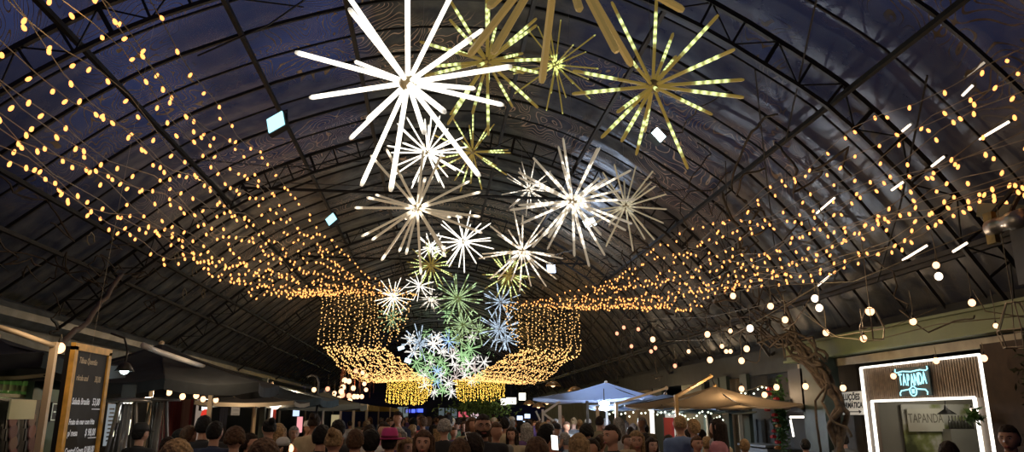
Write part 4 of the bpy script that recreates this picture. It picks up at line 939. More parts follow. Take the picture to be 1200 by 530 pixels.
# tree trunk with vines
TX = 6.15; tp = [PX(u, v, TX) for u, v in ((985, 560), (984, 530), (981, 500), (985, 478), (972, 455), (958, 430), (942, 412), (925, 395))]
tp[0].z = 0; t = thing('vine_tree', (tp[0].x, tp[0].y, 0), 'gnarled twisted trunk rising before the direction sign and fanning into the roof', 'tree', None); b0 = Vector((tp[0].x, tp[0].y, 0))
q = MB(); 
def wob(pts, n, amp, seed):
    out = []; 
    for i in range(len(pts)-1):
        for k in range(n): 
            f = k/n; p = Vector(pts[i]).lerp(Vector(pts[i+1]), f); out.append(p+noise.noise_vector(p*2.2+Vector((seed*3.1, seed, 0)))*amp)
    out.append(Vector(pts[-1])); return out
for s in range(6):
    off = Vector((.06*math.cos(s), .06*math.sin(s), 0)); q.tube([p-b0+off for p in wob(tp, 4, .14, s)], [.055-.0012*i for i in range(29)], 7)
q.build('trunk', M_BARK, t, True)
sp = PX(975, 452, TX-.1); 
for (ang, s) in ((0, 1), (1, 2)):
    q = MB(); q.tube([p-b0 for p in wob([PX(970, 452, TX-.15), PX(962, 470, TX-.2), PX(978, 492, TX-.2), PX(990, 500, TX-.15), PX(996, 512, TX-.1)] if s == 1 else [PX(968, 448, TX-.1), PX(955, 470, TX-.1), PX(958, 500, TX-.1), PX(962, 530, TX)], 5, .06, s)], .02, 6); q.build('creeper', M_VINE, t, True)
ends = [(880, 330), (860, 300), (840, 345), (905, 300), (820, 370), (900, 380), (790, 330), (845, 280), (930, 330), (760, 340), (870, 360), (815, 300), (950, 350), (780, 380), (735, 300)]
for k, (u, v) in enumerate(ends):
    rnd = random.Random(k); Y = rnd.uniform(-.6, .3); 
    pts = [PX(958+rnd.uniform(-8, 8), 432, TX), PX(935+rnd.uniform(-12, 10), 400+rnd.uniform(-8, 8), TX-.2)]
    a = PX((935+u)/2+rnd.uniform(-15, 15), (400+v)/2+rnd.uniform(-5, 30), 5.7); b_ = PX(u, v, 5.45)
    pts += [a, b_]
    q = MB(); q.tube([p-b0 for p in wob(pts, 6, .30, k+3)], [max(.006, .030-.0012*i) for i in range(19)], 5); q.build('branch', M_VINE, t, True)
# loose hanging vines on the right roof
for k in range(46):
    rnd = random.Random(100+k); y = rnd.uniform(9, 24); tt = rnd.uniform(8, 52); p = arch(tt, y, .955); pts = [p]
    for j in range(9):
        p = p+Vector((rnd.uniform(-.30, .2), rnd.uniform(-.45, .45), rnd.uniform(-.36, .10))); p.x = min(p.x, 6.4); pts.append(p.copy())
    q = MB(); q.tube(wob(pts, 3, .14, k), .010 if k % 3 else .018, 4); tag(q.build('hanging_vine', M_VINE, None, True), 'bare brown vine tangled below the right side of the roof', 'vine', 'bare vines below the right side of the roof')
for k in range(14):
    rnd = random.Random(300+k); y = rnd.uniform(9, 17); tt = rnd.uniform(158, 174); p = arch(tt, y, .955); pts = [p]
    for j in range(7):
        p = p+Vector((rnd.uniform(-.1, .25), rnd.uniform(-.5, .5), rnd.uniform(-.2, .12))); pts.append(p.copy())
    q = MB(); q.tube(wob(pts, 3, .12, k), .012, 4); tag(q.build('hanging_vine', M_VINE, None, True), 'bare twig tangle above the left gutter', 'vine', 'twigs above the left gutter')
# pale dead branch rising over the chalkboard
q = MB(); q.tube(wob([PX(72, 404, -3.5), PX(95, 385, -3.7), PX(120, 355, -4.1), PX(143, 322, -4.4)], 5, .05, 2), .03, 6); tag(q.build('dead_branch', pbr('pale_bark', (.09, .07, .055), .9), None, True), 'thick bare branch leaning up from the top of the chalkboard', 'branch')
# pale twig scribbles in the left roof (dry leaves caught on wires)
for (u, v) in ((105, 281), (134, 275), (207, 302), (228, 318), (216, 345), (238, 345), (315, 287)):
    p = PX(u, v, -4.7); q = MB(); rnd = random.Random(u); q.tube([p+Vector((0, .12*math.cos(a)*rnd.uniform(.4, 1.3), .10*math.sin(a)*rnd.uniform(.4, 1.3))) for a in [k*.7 for k in range(8)]], .010, 4)
    tag(q.build('dry_tendril', pbr('straw', (.22, .19, .12), .9), None, True), 'pale dry tendril curled on the left purlin', 'tendril', 'dry tendrils on the left purlin')

# pendant disc lamps & white lantern boxes, centre right
M_BRASS = pbr('brass_shade', (.35, .22, .10), .35, .6)
for k, (u, v, Y, r) in enumerate(((648, 451, 20, .22), (674, 457.5, 20, .22), (620, 473, 24, .20), (631, 476, 23, .20), (641, 472, 25, .20))):
    p = PY(u, v, Y); t = thing('pendant_lamp', p, ['brass disc pendant lamp, upper left of the two near ones', 'brass disc pendant lamp just left of the pale umbrella', 'small far brass pendant, leftmost of the row of three', 'small far brass pendant, brightest of the row of three', 'small far brass pendant, rightmost of the row of three'][k], 'lamp', None)
    q = MB(); q.lathe([(.03, .10), (r*.6, .06), (r, -.03), (r*.97, -.035), (r*.5, .03)], n=20); q.build('lamp_shade', M_BRASS, t, True)
    q = MB(); q.ball((0, 0, -.01), .06, 10, 6); q.build('bulb', M_GLOBE, t, True)
    q = MB(); q.tube([(0, 0, .1), (0, 0, 1.4)], .006, 4); q.build('cord', M_BLACK, t)
    lamp(p-Vector((0, 0, .1)), 6, (1, .7, .4), .05, 'pendant_glow')
for k, (u, v, w_, h_) in enumerate(((590, 471, .2, .25), (599, 470, .36, .25), (612, 465, .24, .28))):
    p = PY(u, v, 30); t = thing('lantern_box', p, ['smallest glowing white lantern box, left of three', 'widest glowing white lantern box, middle of three', 'highest glowing white lantern box, right of three'][k], 'lantern', None)
    q = MB(); q.box((0, 0, 0), (w_, w_, h_)); q.build('glowing_body', glow('lantern', (1, .95, .78), 3.0), t)
    q = MB(); q.box((0, 0, h_/2+.01), (w_*1.1, w_*1.1, .03)); q.tube([(0, 0, h_/2), (0, 0, 1.0)], .01, 4); q.build('cap', M_BLACK, t)
# slanted white braces and posts of the stall right of centre
t = thing('metal_stall', (*xy(656, 475, 15), 0), 'white metal stall frame with slanting braces left of the pale umbrella', 'frame', None); o0 = Vector((t.location.x, t.location.y, 0))
for (a, b, w_) in (((656, 475, 15), (656, 640, 15), .06), ((636, 480, 15), (636, 640, 15), .04), ((637, 484, 15), (656, 471, 15), .04), ((637, 485, 15), (655, 498, 15), .035), ((628, 482, 15.5), (633, 493, 15.5), .035), ((680, 465, 15), (690, 640, 15), .0)):
    if w_ == 0: continue
    A = PY(*a); B = PY(*b); 
    if b[1] == 640: B = Vector((A.x, A.y, 0))
    q = MB(); q.bar(A-o0, B-o0, w_); q.build('post' if b[1] == 640 else 'brace', M_WHITEPOST, t)
p = PY(688, 470, 15.5); q = MB(); q.bar((p.x, p.y, 0), p, .05); tag(q.build('awning_post', M_BLACK), 'slim black post under the pale umbrella', 'post')
p = PY(700, 476, 14.8); q = MB(); q.bar((p.x, p.y, 0), p, .06); tag(q.build('awning_post', M_BEIGEPOST), 'beige post right of the slim black post', 'post')
t = thing('strip_lamp', PY(708, 473, 15.5), 'bright white lamp under the pale umbrella', 'lamp', None); q = MB(); q.ball((0, 0, 0), .07, 12, 8, sc=(1.6, 1, .7)); q.build('bulb', glow('umb_white', (.95, 1, 1), 14), t, True); q = MB(); q.tube([(0, 0, .03), (0, 0, .3)], .01, 4); q.build('cord', M_BLACK, t)
lamp(PY(708, 473, 15.5)-Vector((0, 0, .12)), 420, (.85, .92, 1), .06, 'strip_glow')
t = thing('projector_stand', PY(614, 490, 22), 'cluster of cold white screens behind the phone holder', 'screen', None)
for (dx, dz) in ((-.12, 0), (.1, .05), (.0, -.15)): q = MB(); q.box((dx, 0, dz), (.16, .05, .12)); q.build('lit_screen', glow('screenblue', (.6, .75, 1), 1.6), t)
# garland of small lights under the pale and grey umbrellas
def mini_garland(pts, n, label):
    t = thing('fairy_lights', pts[0], label, 'fairy lights', None); q = MB(); b0 = Vector(pts[0]); q.tube([p-b0 for p in pts], .006, 4); q.build('cable', M_CABLE, t)
    for k in range(n):
        f = k/n*(len(pts)-1); i = int(f); p = pts[i].lerp(pts[i+1], f-i)-b0+Vector((0, 0, -random.uniform(0, .12))); q = MB(); q.octa(p, .022); q.build('bulb', glow('fairy', (.9, 1, .75), 3.5, False), t)
mini_garland([PY(714+k*12, 480+3*math.sin(k*1.3), 15.2) for k in range(8)], 18, 'greenish white fairy lights under the long grey umbrella')
mini_garland([PY(796+k*9, 484+3*math.sin(k*1.5), 14.8) for k in range(7)], 16, 'greenish white fairy lights under the small pale umbrella')
mini_garland([PX(868+k*8, 455+3*math.sin(k*1.5), 6.3) for k in range(6)], 8, 'fairy lights behind the top of the tan umbrella')
# ================================================================== people
def capsule(q, a, b, ra, rb, n=10):
    a, b = Vector(a), Vector(b); d = (b-a); L = d.length; d = d/L
    pts = [a-d*ra*.95, a-d*ra*.6, a, a.lerp(b, .33), a.lerp(b, .66), b, b+d*rb*.6, b+d*rb*.95]
    rr_ = [ra*.25, ra*.8, ra, ra+(rb-ra)*.33, ra+(rb-ra)*.66, rb, rb*.8, rb*.25]
    q.tube(pts, rr_, n)
def ringloft(q, rings, n=18):
    """rings: (z, rx, ry, cy, cx)"""
    vs = []; fs = []
    for (z, rx, ry, cy) in rings:
        for k in range(n):
            a = 2*math.pi*k/n; ca, sa = math.cos(a), math.sin(a)
            vs.append((rx*math.copysign(abs(ca)**.85, ca), cy+ry*math.copysign(abs(sa)**.9, sa), z))
    for i in range(len(rings)-1):
        for k in range(n): fs.append((i*n+k, i*n+(k+1) % n, (i+1)*n+(k+1) % n, (i+1)*n+k))
    fs.append(list(range(n))[::-1]); fs.append([(len(rings)-1)*n+k for k in range(n)])
    q.add(vs, fs)
def head_shape(q):
    """faces -Y; chin at z 1.525, crown 1.75"""
    n, m_ = 40, 32; vs = []; fs = []
    def g(x, s): return math.exp(-(x/s)**2)
    for i in range(m_+1):
        th = math.pi*i/m_
        for k in range(n):
            a = 2*math.pi*k/n; x = math.sin(th)*math.cos(a); y = math.sin(th)*math.sin(a); z = math.cos(th)
            fr = max(0, -y)
            wx = .081*(1-.20*max(0, -z)**1.2); wy = .096 if y > 0 else .092
            px, py, pz = x*wx, y*wy, z*(.114 if z < 0 else .108)
            py -= (.0-.010*max(0, z-.5))*0
            if z < -.2: py += -.012*fr*min(1, (-z-.2)*2); px *= 1-.22*max(0, (-z-.3))
            if y > 0 and z < -.3: py *= 1-.35*(-z-.3)
            # face: nose, brow, eye sockets, lips, chin
            if y < 0:
                py -= .027*g(x, .16)*g(z+.22, .17)*(1 if z < .1 else .4)+.010*g(x, .12)*g(z+.02, .2)
                py += .012*(g(x-.38, .2)+g(x+.38, .2))*g(z-.02, .13)
                py -= .006*g(x, .6)*g(z-.20, .10)
                py -= .009*g(x, .28)*g(z+.55, .06)+.007*g(x, .25)*g(z+.66, .05)
                py += .006*g(x, .3)*g(z+.76, .05)
                py -= .012*g(x, .30)*g(z+.92, .12)
            vs.append((px, py-.012, pz+1.636))
    for i in range(m_):
        for k in range(n): fs.append((i*n+k, (i+1)*n+k, (i+1)*n+(k+1) % n, i*n+(k+1) % n))
    q.add(vs, fs)
    for s in (-1, 1):   # ears
        M = Matrix.Rotation(R(12*s), 3, 'Z')@Matrix.Diagonal((.35, .62, 1)); q.lathe([(.004, -.032), (.02, -.02), (.029, .004), (.022, .024), (.004, .033)], (s*.078, .0, 1.63), 10, M=M)
def hand(q, w, d, side, up=Vector((0, 0, 1)), curl=.5):
    w = Vector(w); d = Vector(d).normalized(); s = d.cross(Vector(up)).normalized(); nrm = s.cross(d)
    for k in (-.028, 0, .028): capsule(q, w+s*k*.7, w+d*.085+s*k, .017, .016, 8)
    for k, L in enumerate((.068, .078, .072, .055)):
        b = w+d*.092+s*(-.031+.0207*k); m1 = b+d*L*.5+nrm*curl*.015; t_ = m1+d*L*.5*(1-curl*.3)+nrm*curl*.03
        capsule(q, b, m1, .0095, .009, 6); capsule(q, m1, t_, .009, .0078, 6)
    b = w+d*.025-s*.03; m1 = b+d*.035-s*.03+nrm*.01; capsule(q, b, m1, .014, .011, 6); capsule(q, m1, m1+d*.032-s*.004, .011, .0095, 6)
POSE = {
 'stand': (((.205, 0, 1.40), (.245, .02, 1.12), (.25, -.06, .87)), ((-.205, 0, 1.40), (-.245, .02, 1.12), (-.25, -.06, .87))),
 'hold': (((.205, 0, 1.40), (.25, .0, 1.14), (.10, -.26, 1.24)), ((-.205, 0, 1.40), (-.25, .02, 1.13), (-.12, -.24, 1.16))),
 'raise': (((.205, 0, 1.40), (.29, -.12, 1.22), (.15, -.30, 1.44)), ((-.205, 0, 1.40), (-.245, .02, 1.12), (-.25, -.06, .87))),
}
def torso_rings(e):
    return [(.86, .15+e, .11+e, .01), (.95, .165+e, .12+e, .01), (1.06, .15+e, .105+e, 0), (1.18, .155+e, .11+e, -.005), (1.30, .175+e, .118+e, 0), (1.38, .185+e, .112+e, .005), (1.435, .165+e, .09+e, .01), (1.47, .10+e, .068+e, .015)]
def remeshed(q, name, vox, smooth_it=3, mats=None):
    me = q.mesh(name+'_raw', [])
    o = bpy.data.objects.new('tmp_'+name, me); COL.objects.link(o)
    md = o.modifiers.new('r', 'REMESH'); md.mode = 'VOXEL'; md.voxel_size = vox
    if smooth_it: s = o.modifiers.new('s', 'SMOOTH'); s.iterations = smooth_it; s.factor = .5
    dg = bpy.context.evaluated_depsgraph_get(); r = bpy.data.meshes.new_from_object(o.evaluated_get(dg))
    bpy.data.objects.remove(o); bpy.data.meshes.remove(me); r.name = name
    r.materials.clear(); r.materials.append(mats)
    r.polygons.foreach_set('use_smooth', [True]*len(r.polygons)); return r
SKIN = [pbr('skin_%d' % i, c, .5, 0, 30, .06) for i, c in enumerate(((.48, .27, .19), (.38, .20, .13), (.26, .13, .08), (.56, .34, .26)))]
HAIRC = {k: pbr('hair_'+k, c, .7, 0, 45, .55, .6, spec=.25) for k, c in {'black': (.007, .006, .006), 'dark': (.018, .011, .008), 'brown': (.075, .040, .022), 'blond': (.26, .17, .085), 'grey': (.25, .24, .23), 'auburn': (.12, .045, .02)}.items()}
CLOTH = {k: pbr('cloth_'+k, c, .85, 0, 12, .15) for k, c in {'black': (.014, .014, .017), 'navy': (.02, .03, .07), 'white': (.5, .5, .5), 'cream': (.40, .33, .22), 'khaki': (.20, .17, .10), 'yellow': (.45, .33, .10), 'red': (.35, .03, .03), 'orange': (.40, .13, .06), 'blue': (.10, .16, .32), 'lightblue': (.28, .38, .50), 'grey': (.14, .14, .14), 'green': (.05, .08, .04), 'purple': (.10, .05, .16), 'pink': (.45, .2, .25), 'peach': (.48, .27, .19)}.items()}
BODY = {}; CLOTHES = {}; HAIR = {}; HATS = {}
def body_mesh(pose, hi):
    if (pose, hi) in BODY: return BODY[(pose, hi)]
    q = MB(); head_shape(q); capsule(q, (0, .012, 1.42), (0, .0, 1.56), .058, .052, 14); ringloft(q, torso_rings(0))
    for k, arm in enumerate(POSE[pose]):
        s_, e_, w_ = [Vector(p) for p in arm]; capsule(q, s_*.0+Vector((s_.x*.75, 0, 1.40)), s_, .06, .058); capsule(q, s_, e_, .052, .042); capsule(q, e_, w_, .041, .027)
        hand(q, w_+(w_-e_).normalized()*.02, w_-e_, 1, Vector((1 if k else -1, 0, .2)) if pose == 'stand' or (pose == 'raise' and k) else Vector((0, .3, 1)), .6)
    for s in (-1, 1):
        capsule(q, (s*.085, 0, .88), (s*.10, -.01, .50), .092, .062, 12); capsule(q, (s*.10, -.01, .50), (s*.105, .02, .09), .06, .036, 12); capsule(q, (s*.105, .03, .04), (s*.12, -.13, .03), .038, .030, 8)
    BODY[(pose, hi)] = remeshed(q, 'body', .0075 if hi else .02, 2 if hi else 1, SKIN[0]); return BODY[(pose, hi)]
def cloth_mesh(pose, sleeve, hi, part):
    key = (pose, sleeve, hi, part)
    if key in CLOTHES: return CLOTHES[key]
    q = MB()
    if part == 'shirt':
        ringloft(q, torso_rings(.014)); capsule(q, (0, .014, 1.42), (0, .01, 1.462), .075, .064, 14)
        for arm in POSE[pose]:
            s_, e_, w_ = [Vector(p) for p in arm]; capsule(q, Vector((s_.x*.6, 0, 1.395)), s_, .076, .070)
            if sleeve == 'short': capsule(q, s_, s_.lerp(e_, .6), .066, .062)
            else: capsule(q, s_, e_, .064, .054); capsule(q, e_, e_.lerp(w_, .93), .053, .038)
    else:
        ringloft(q, [(.80, .165, .13, .01), (.9, .175, .135, .01), (.99, .165, .125, .01)])
        for s in (-1, 1): capsule(q, (s*.085, 0, .86), (s*.10, -.01, .50), .106, .078, 12); capsule(q, (s*.10, -.01, .50), (s*.105, .02, .13), .076, .06, 12)
    CLOTHES[key] = remeshed(q, part, .014 if hi else .028, 2, CLOTH['black']); return CLOTHES[key]
def hair_mesh(kind):
    if kind in HAIR: return HAIR[kind]
    q = MB()
    def cap(sx_, sy_, sz_, c, cut_y=-.055, zmin=-.35):
        n, m_ = 30, 22; vs = []; fs = []
        for i in range(m_+1):
            th = math.pi*i/m_
            for k in range(n):
                a = 2*math.pi*k/n; x, y, z = math.sin(th)*math.cos(a), math.sin(th)*math.sin(a), math.cos(th)
                # recede over the face and stop at the nape
                lim = .42 if y < -.15 else .42-(.42-zmin)*min(1, (y+.15)/.45)
                if z < lim: z2 = lim; f = math.sqrt(max(0, 1-z2*z2)); h = math.hypot(x, y) or 1e-6; k2 = max(0, 1-(lim-z)*1.6); x, y, z = x/h*f*k2, y/h*f*k2, z2+.02*(1-k2)
                dsp = 1+.09*noise.noise(Vector((x*4, y*4, z*4+c[2])))+.05*noise.noise(Vector((x*11, y*11, z*5)))
                vs.append((c[0]+x*sx_*dsp, c[1]+y*sy_*dsp, c[2]+z*sz_*dsp))
        for i in range(m_):
            for k in range(n): fs.append((i*n+k, (i+1)*n+k, (i+1)*n+(k+1) % n, i*n+(k+1) % n))
        q.add(vs, fs)
    C = (0, -.004, 1.640)
    if kind == 'short': cap(.092, .110, .121, C, zmin=-.62)
    elif kind == 'crop': cap(.087, .104, .115, C, zmin=-.5)
    elif kind == 'volume': cap(.103, .118, .130, C, zmin=-.75)
    elif kind == 'bun': cap(.090, .107, .119, C); q.ball((0, .085, 1.73), .045, 12, 8)
    elif kind in ('long', 'bob'):
        cap(.094, .110, .123, C, zmin=-.6); zb = 1.30 if kind == 'long' else 1.47
        for s in (-1, 1):
            for j in range(4): a = R(8+24*j); capsule(q, (s*.082*math.cos(a), .008+.085*math.sin(a), 1.67), (s*(.088 if kind == 'long' else .08)*math.cos(a*.9), .02+.085*math.sin(a), zb), .030, .032, 8)
        for x in (-.03, .03): capsule(q, (x, .085, 1.67), (x, .095, zb), .034, .034, 8)
        for s in (-1, 1): capsule(q, (s*.070, -.045, 1.70), (s*.082, -.02, zb+.04), .020, .024, 8)
    elif kind == 'curly':
        for k in range(60):
            a = k*2.4; z = 1-1.25*k/60; r_ = math.sqrt(max(0, 1-z*z)); x, y = r_*math.cos(a), r_*math.sin(a)
            if y < -.35 and z < .45: continue
            q.ball((x*.085, .004+y*.098, 1.655+z*.115), .036, 8, 6)
    HAIR[kind] = remeshed(q, 'hair', .008, 2, HAIRC['dark']); return HAIR[kind]
def small(q, name, mat, par, smooth=True): return q.build(name, mat, par, smooth)
eye_me = MB().ball((0, 0, 0), .0105, 10, 8).mesh('eye', pbr('eye_white', (.35, .32, .3), .5), True)
iris_me = MB().ball((0, 0, 0), .0065, 8, 6).mesh('iris', pbr('iris', (.03, .015, .01), .2), True)
def person(x, y, h, face, label, hair='short', hc='dark', top='black', sleeve='short', pose='stand', skin=0, group=None, hi=True, feat=None, extras=(), trousers='navy', z0=0, tilt=0):
    """face: heading of the face in degrees; 0 looks back at the camera, 180 walks away from it"""
    feat = (abs((face+180) % 360-180) < 100 and hi) if feat is None else feat
    t = thing('person', (x, y, z0), label, 'person', group, R(face)); s = h/1.75; t.scale = (s, s, s)
    b = link('body', body_mesh(pose, hi), t); b.material_slots[0].link = 'OBJECT'; b.material_slots[0].material = SKIN[skin]
    for part, c in (('shirt', top), ('trousers', trousers)):
        o = link(part, cloth_mesh(pose if part == 'shirt' else 'stand', sleeve if part == 'shirt' else '', hi, part), t); o.material_slots[0].link = 'OBJECT'; o.material_slots[0].material = CLOTH[c]
    if hair:
        o = link('hair', hair_mesh(hair), t); o.material_slots[0].link = 'OBJECT'; o.material_slots[0].material = HAIRC[hc]
    if feat:
        for sx_ in (-1, 1):
            ey = link('eye', eye_me, t, (sx_*.031, -.0845, 1.640)); link('iris', iris_me, ey, (0, -.006, 0))
            q = MB(); q.tube([(sx_*.016, -.1045, 1.657), (sx_*.032, -.1035, 1.662), (sx_*.047, -.093, 1.657)], .0032, 5); small(q, 'eyebrow', HAIRC['dark' if hc in ('blond', 'grey') else hc], t)
        q = MB(); q.tube([(-.026, -.100, 1.566), (-.010, -.109, 1.570), (0, -.110, 1.568), (.010, -.109, 1.570), (.026, -.100, 1.566)], [.002, .0055, .005, .0055, .002], 6); q.tube([(-.024, -.100, 1.564), (0, -.108, 1.560), (.024, -.100, 1.564)], [.002, .0055, .002], 6)
        small(q, 'mouth', pbr('lips', (.30, .07, .06), .4), t)
    for e in extras:
        q = MB()
        if e == 'glasses':
            for sx_ in (-1, 1):
                q.tube([(sx_*.032+.024*math.cos(R(a)), -.108, 1.640+.017*math.sin(R(a))) for a in range(0, 361, 30)], .0022, 5); q.tube([(sx_*.056, -.106, 1.645), (sx_*.079, -.06, 1.646), (sx_*.082, .01, 1.642)], .002, 4)
            q.tube([(-.008, -.110, 1.643), (.008, -.110, 1.643)], .002, 4); small(q, 'glasses', M_BLACK, t)
        elif e == 'glasses_on_head':
            q.tube([(-.085, .02, 1.69), (-.05, -.06, 1.752), (0, -.078, 1.757), (.05, -.06, 1.752), (.085, .02, 1.69)], .004, 5); small(q, 'glasses', pbr('pale_frame', (.6, .6, .6), .3), t)
        elif e == 'beard':
            for a in range(-60, 61, 12): capsule(q, (.060*math.sin(R(a))*1.1, -.010-.085*math.cos(R(a)), 1.572-.005*abs(a)/60+.02*(abs(a)/60)**2), (.050*math.sin(R(a)), -.012-.080*math.cos(R(a)), 1.540), .014, .014, 6)
            capsule(q, (-.022, -.108, 1.582), (.022, -.108, 1.582), .006, .006, 6); small(q, 'beard', HAIRC['dark'], t)
        elif e == 'pink_hat':
            q.lathe([(.095, 1.665), (.094, 1.70), (.088, 1.745), (.07, 1.785), (.03, 1.79), (.001, 1.775)], n=24)
            prof = [(.09, 1.668), (.13, 1.662), (.175, 1.672), (.178, 1.680), (.13, 1.672), (.09, 1.682)]; q.lathe(prof, n=28); small(q, 'hat', pbr('pink_felt', (.55, .05, .22), .8, 0, 9, .15), t)
            q = MB(); q.lathe([(.0975, 1.682), (.0965, 1.705), (.094, 1.706)], n=24); small(q, 'hat_band', pbr('hat_band', (.16, .01, .05), .7), t)
        elif e in ('white_cap', 'black_cap', 'blue_cap', 'tan_cap'):
            q.lathe([(.092, 1.665), (.092, 1.70), (.082, 1.74), (.05, 1.768), (.001, 1.776)], (0, 0, 0), 20, M=Matrix.Diagonal((1, 1.12, 1)))
            q.add([(-.07, -.085, 1.675), (-.05, -.16, 1.665), (0, -.18, 1.663), (.05, -.16, 1.665), (.07, -.085, 1.675), (-.07, -.085, 1.667), (-.05, -.16, 1.657), (0, -.18, 1.655), (.05, -.16, 1.657), (.07, -.085, 1.667)], [(0, 1, 2, 3, 4), (9, 8, 7, 6, 5), (0, 5, 6, 1), (1, 6, 7, 2), (2, 7, 8, 3), (3, 8, 9, 4)])
            small(q, 'cap', {'white_cap': CLOTH['white'], 'black_cap': CLOTH['black'], 'blue_cap': CLOTH['blue'], 'tan_cap': CLOTH['cream']}[e], t)
        elif e == 'backpack':
            q.box((0, .20, 1.22), (.28, .15, .40)); small(q, 'backpack', CLOTH['black'], t, False); q = MB()
            for sx_ in (-1, 1): q.tube([(sx_*.09, .15, 1.40), (sx_*.11, .04, 1.488), (sx_*.12, -.12, 1.42), (sx_*.12, -.135, 1.2)], .018, 6)
            small(q, 'shoulder_strap', M_BLACK, t)
        elif e == 'bag_strap':
            q.tube([(.15, .05, 1.47), (.04, .145, 1.34), (-.12, .15, 1.12), (-.19, .06, 1.0)], .010, 6); small(q, 'bag_strap', M_BLACK, t)
    return t
def at(u, vtop, Y): p = PY(u, vtop, Y); return p.x, p.y, p.z
def pp(u, vtop, Y, face, label, **k):
    x, y, z = at(u, vtop, Y); hh = z*(1.75/1.765); return person(x, y, hh, face, label, **k)
# ---- the people one can single out in the foreground, by head-top pixel and distance
pp(566, 484, 8.0, 4, 'tall man with glasses and dark beard in a black shirt, facing the camera', hair='crop', hc='dark', skin=1, extras=('glasses', 'beard'))
pp(497, 503, 7.0, -6, 'woman with long brown hair facing the camera and looking up', hair='long', hc='brown', skin=0, top='black', sleeve='long')
pp(555, 506, 6.3, 215, 'dark-haired man with pale glasses pushed up, just before the tall man', hair='short', hc='dark', top='black', extras=('glasses_on_head',))
pp(539, 514, 6.2, 180, 'brown-haired head at the bottom between the long-haired woman and the tall man', hair='volume', hc='brown', top='black')
pp(629, 512, 5.8, 175, 'brown-haired person from behind, largest head at the bottom right of centre', hair='volume', hc='brown', top='grey')
pp(640, 497, 8.3, 130, 'dark-haired person in orange top holding up a bright phone', hair='volume', hc='black', top='orange', pose='raise', skin=1)
pp(678, 507, 6.9, 185, 'blond straight-haired woman from behind, right of the phone holder', hair='bob', hc='blond', top='yellow')
pp(694, 513, 8.2, -60, 'woman with dark hair tied back and a yellow top', hair='bun', hc='dark', top='yellow', skin=0)
pp(717, 496, 7.6, -62, 'man in a black T-shirt looking to the left, short dark hair', hair='crop', hc='dark', top='black', skin=0)
pp(745, 504, 8.3, -10, 'light-haired woman in black holding a toddler', hair='bob', hc='blond', top='black', pose='hold', skin=0)
tx = at(734, 509, 7.9)
person(tx[0], tx[1], .95, 40, 'toddler in cream clothes carried beside the man in black', hair='crop', hc='brown', top='cream', sleeve='long', pose='hold', skin=3, z0=tx[2]-.955, trousers='cream')
pp(457, 504, 7.8, 165, 'person from behind in a bright pink hat', hair='short', hc='dark', top='black', extras=('pink_hat',))
pp(435, 503, 7.7, 180, 'black-haired person from behind with a backpack over a cream top', hair='volume', hc='black', top='cream', extras=('backpack',))
pp(417, 502, 7.4, 178, 'broad person from behind in khaki with light brown hair', hair='short', hc='brown', top='khaki')
pp(392, 502, 7.0, 172, 'blond woman with tied-up hair from behind in a peach top', hair='bun', hc='blond', top='peach', extras=('bag_strap',))
pp(377, 497, 7.8, 160, 'person in black reaching forward left of the blond woman', hair='short', hc='black', top='black', sleeve='long')
pp(397, 491, 9.0, 175, 'black-haired tall person in black behind the blond woman', hair='short', hc='black', top='black', sleeve='long')
pp(477, 512, 8.0, 30, 'fair-haired child beside the long-haired woman', hair='bob', hc='blond', top='white', skin=3)
pp(467, 500, 9.0, -20, 'person with light headscarf and purple top right of the pink hat', hair='bob', hc='grey', top='purple', skin=0)
pp(433, 497, 10.5, 170, 'person in a white T-shirt ahead of the backpack wearer', hair='short', hc='dark', top='white')
pp(450, 494, 11, 20, 'dark-haired woman in pink facing the camera behind the pink hat', hair='bun', hc='dark', top='pink', skin=0)
pp(310, 519, 5.0, 180, 'brown curly head cut off by the bottom edge before the dark green post', hair='curly', hc='brown', top='grey')
pp(208, 520, 5.0, 180, 'blond-brown curly head cut off by the bottom edge under the patio heater', hair='curly', hc='blond', top='grey')
pp(198, 511, 8.0, 200, 'person in a light blue shirt right of the patio heater', hair='short', hc='dark', top='lightblue')
pp(222, 498, 9.0, 150, 'person in a red top under the strung bulbs', hair='short', hc='brown', top='red', sleeve='long')
pp(211, 502, 9.2, 170, 'person in black left of the person in red', hair='short', hc='black', top='black')
pp(240, 486, 9.0, 190, 'tall person in a black coat before the red oval sign', hair='short', hc='black', top='black', sleeve='long')
pp(253, 493, 8.6, 170, 'person in a navy jacket against the second beige post', hair='short', hc='black', top='navy', sleeve='long')
pp(332, 513, 9.0, 170, 'person wearing a white cap right of the dark green post', hair='short', hc='dark', top='grey', extras=('white_cap',))
pp(276, 503, 8.0, 200, 'person with tousled fair-brown hair left of the dark green post', hair='curly', hc='brown', top='grey')
pp(293, 507, 8.6, 100, 'dark-haired person with one arm lifted before the dark green post', hair='short', hc='dark', top='black', pose='raise')
pp(166, 496, 9.6, 150, 'person in a black cap between the two patio heaters', hair='short', hc='black', top='black', extras=('black_cap',))
pp(345, 499, 12, 20, 'person in pale clothes beside the pinkish stall', hair='short', hc='grey', top='white')
pp(1180, 497, 6.2, -55, 'dark-haired man in black bending left at the right edge', hair='short', hc='dark', top='black', sleeve='long', skin=1)
pp(1110, 517, 6.7, 150, 'dark-haired head cut off by the bottom edge before the kiosk', hair='volume', hc='dark', top='black')
x, y, z = PX(1068, 509, 7.6); person(x, y, z*.99, -70, 'kiosk attendant in black seen through the lit opening', hair='short', hc='black', top='black', skin=1)
pp(943, 514, 11.0, 170, 'dark-haired head before the dark board beside the trunk', hair='short', hc='black', top='black')
x, y, z = PX(988, 508, 6.6); person(x, y, z*.99, 180, 'person half hidden between trunk and kiosk', hair='short', hc='dark', top='grey')
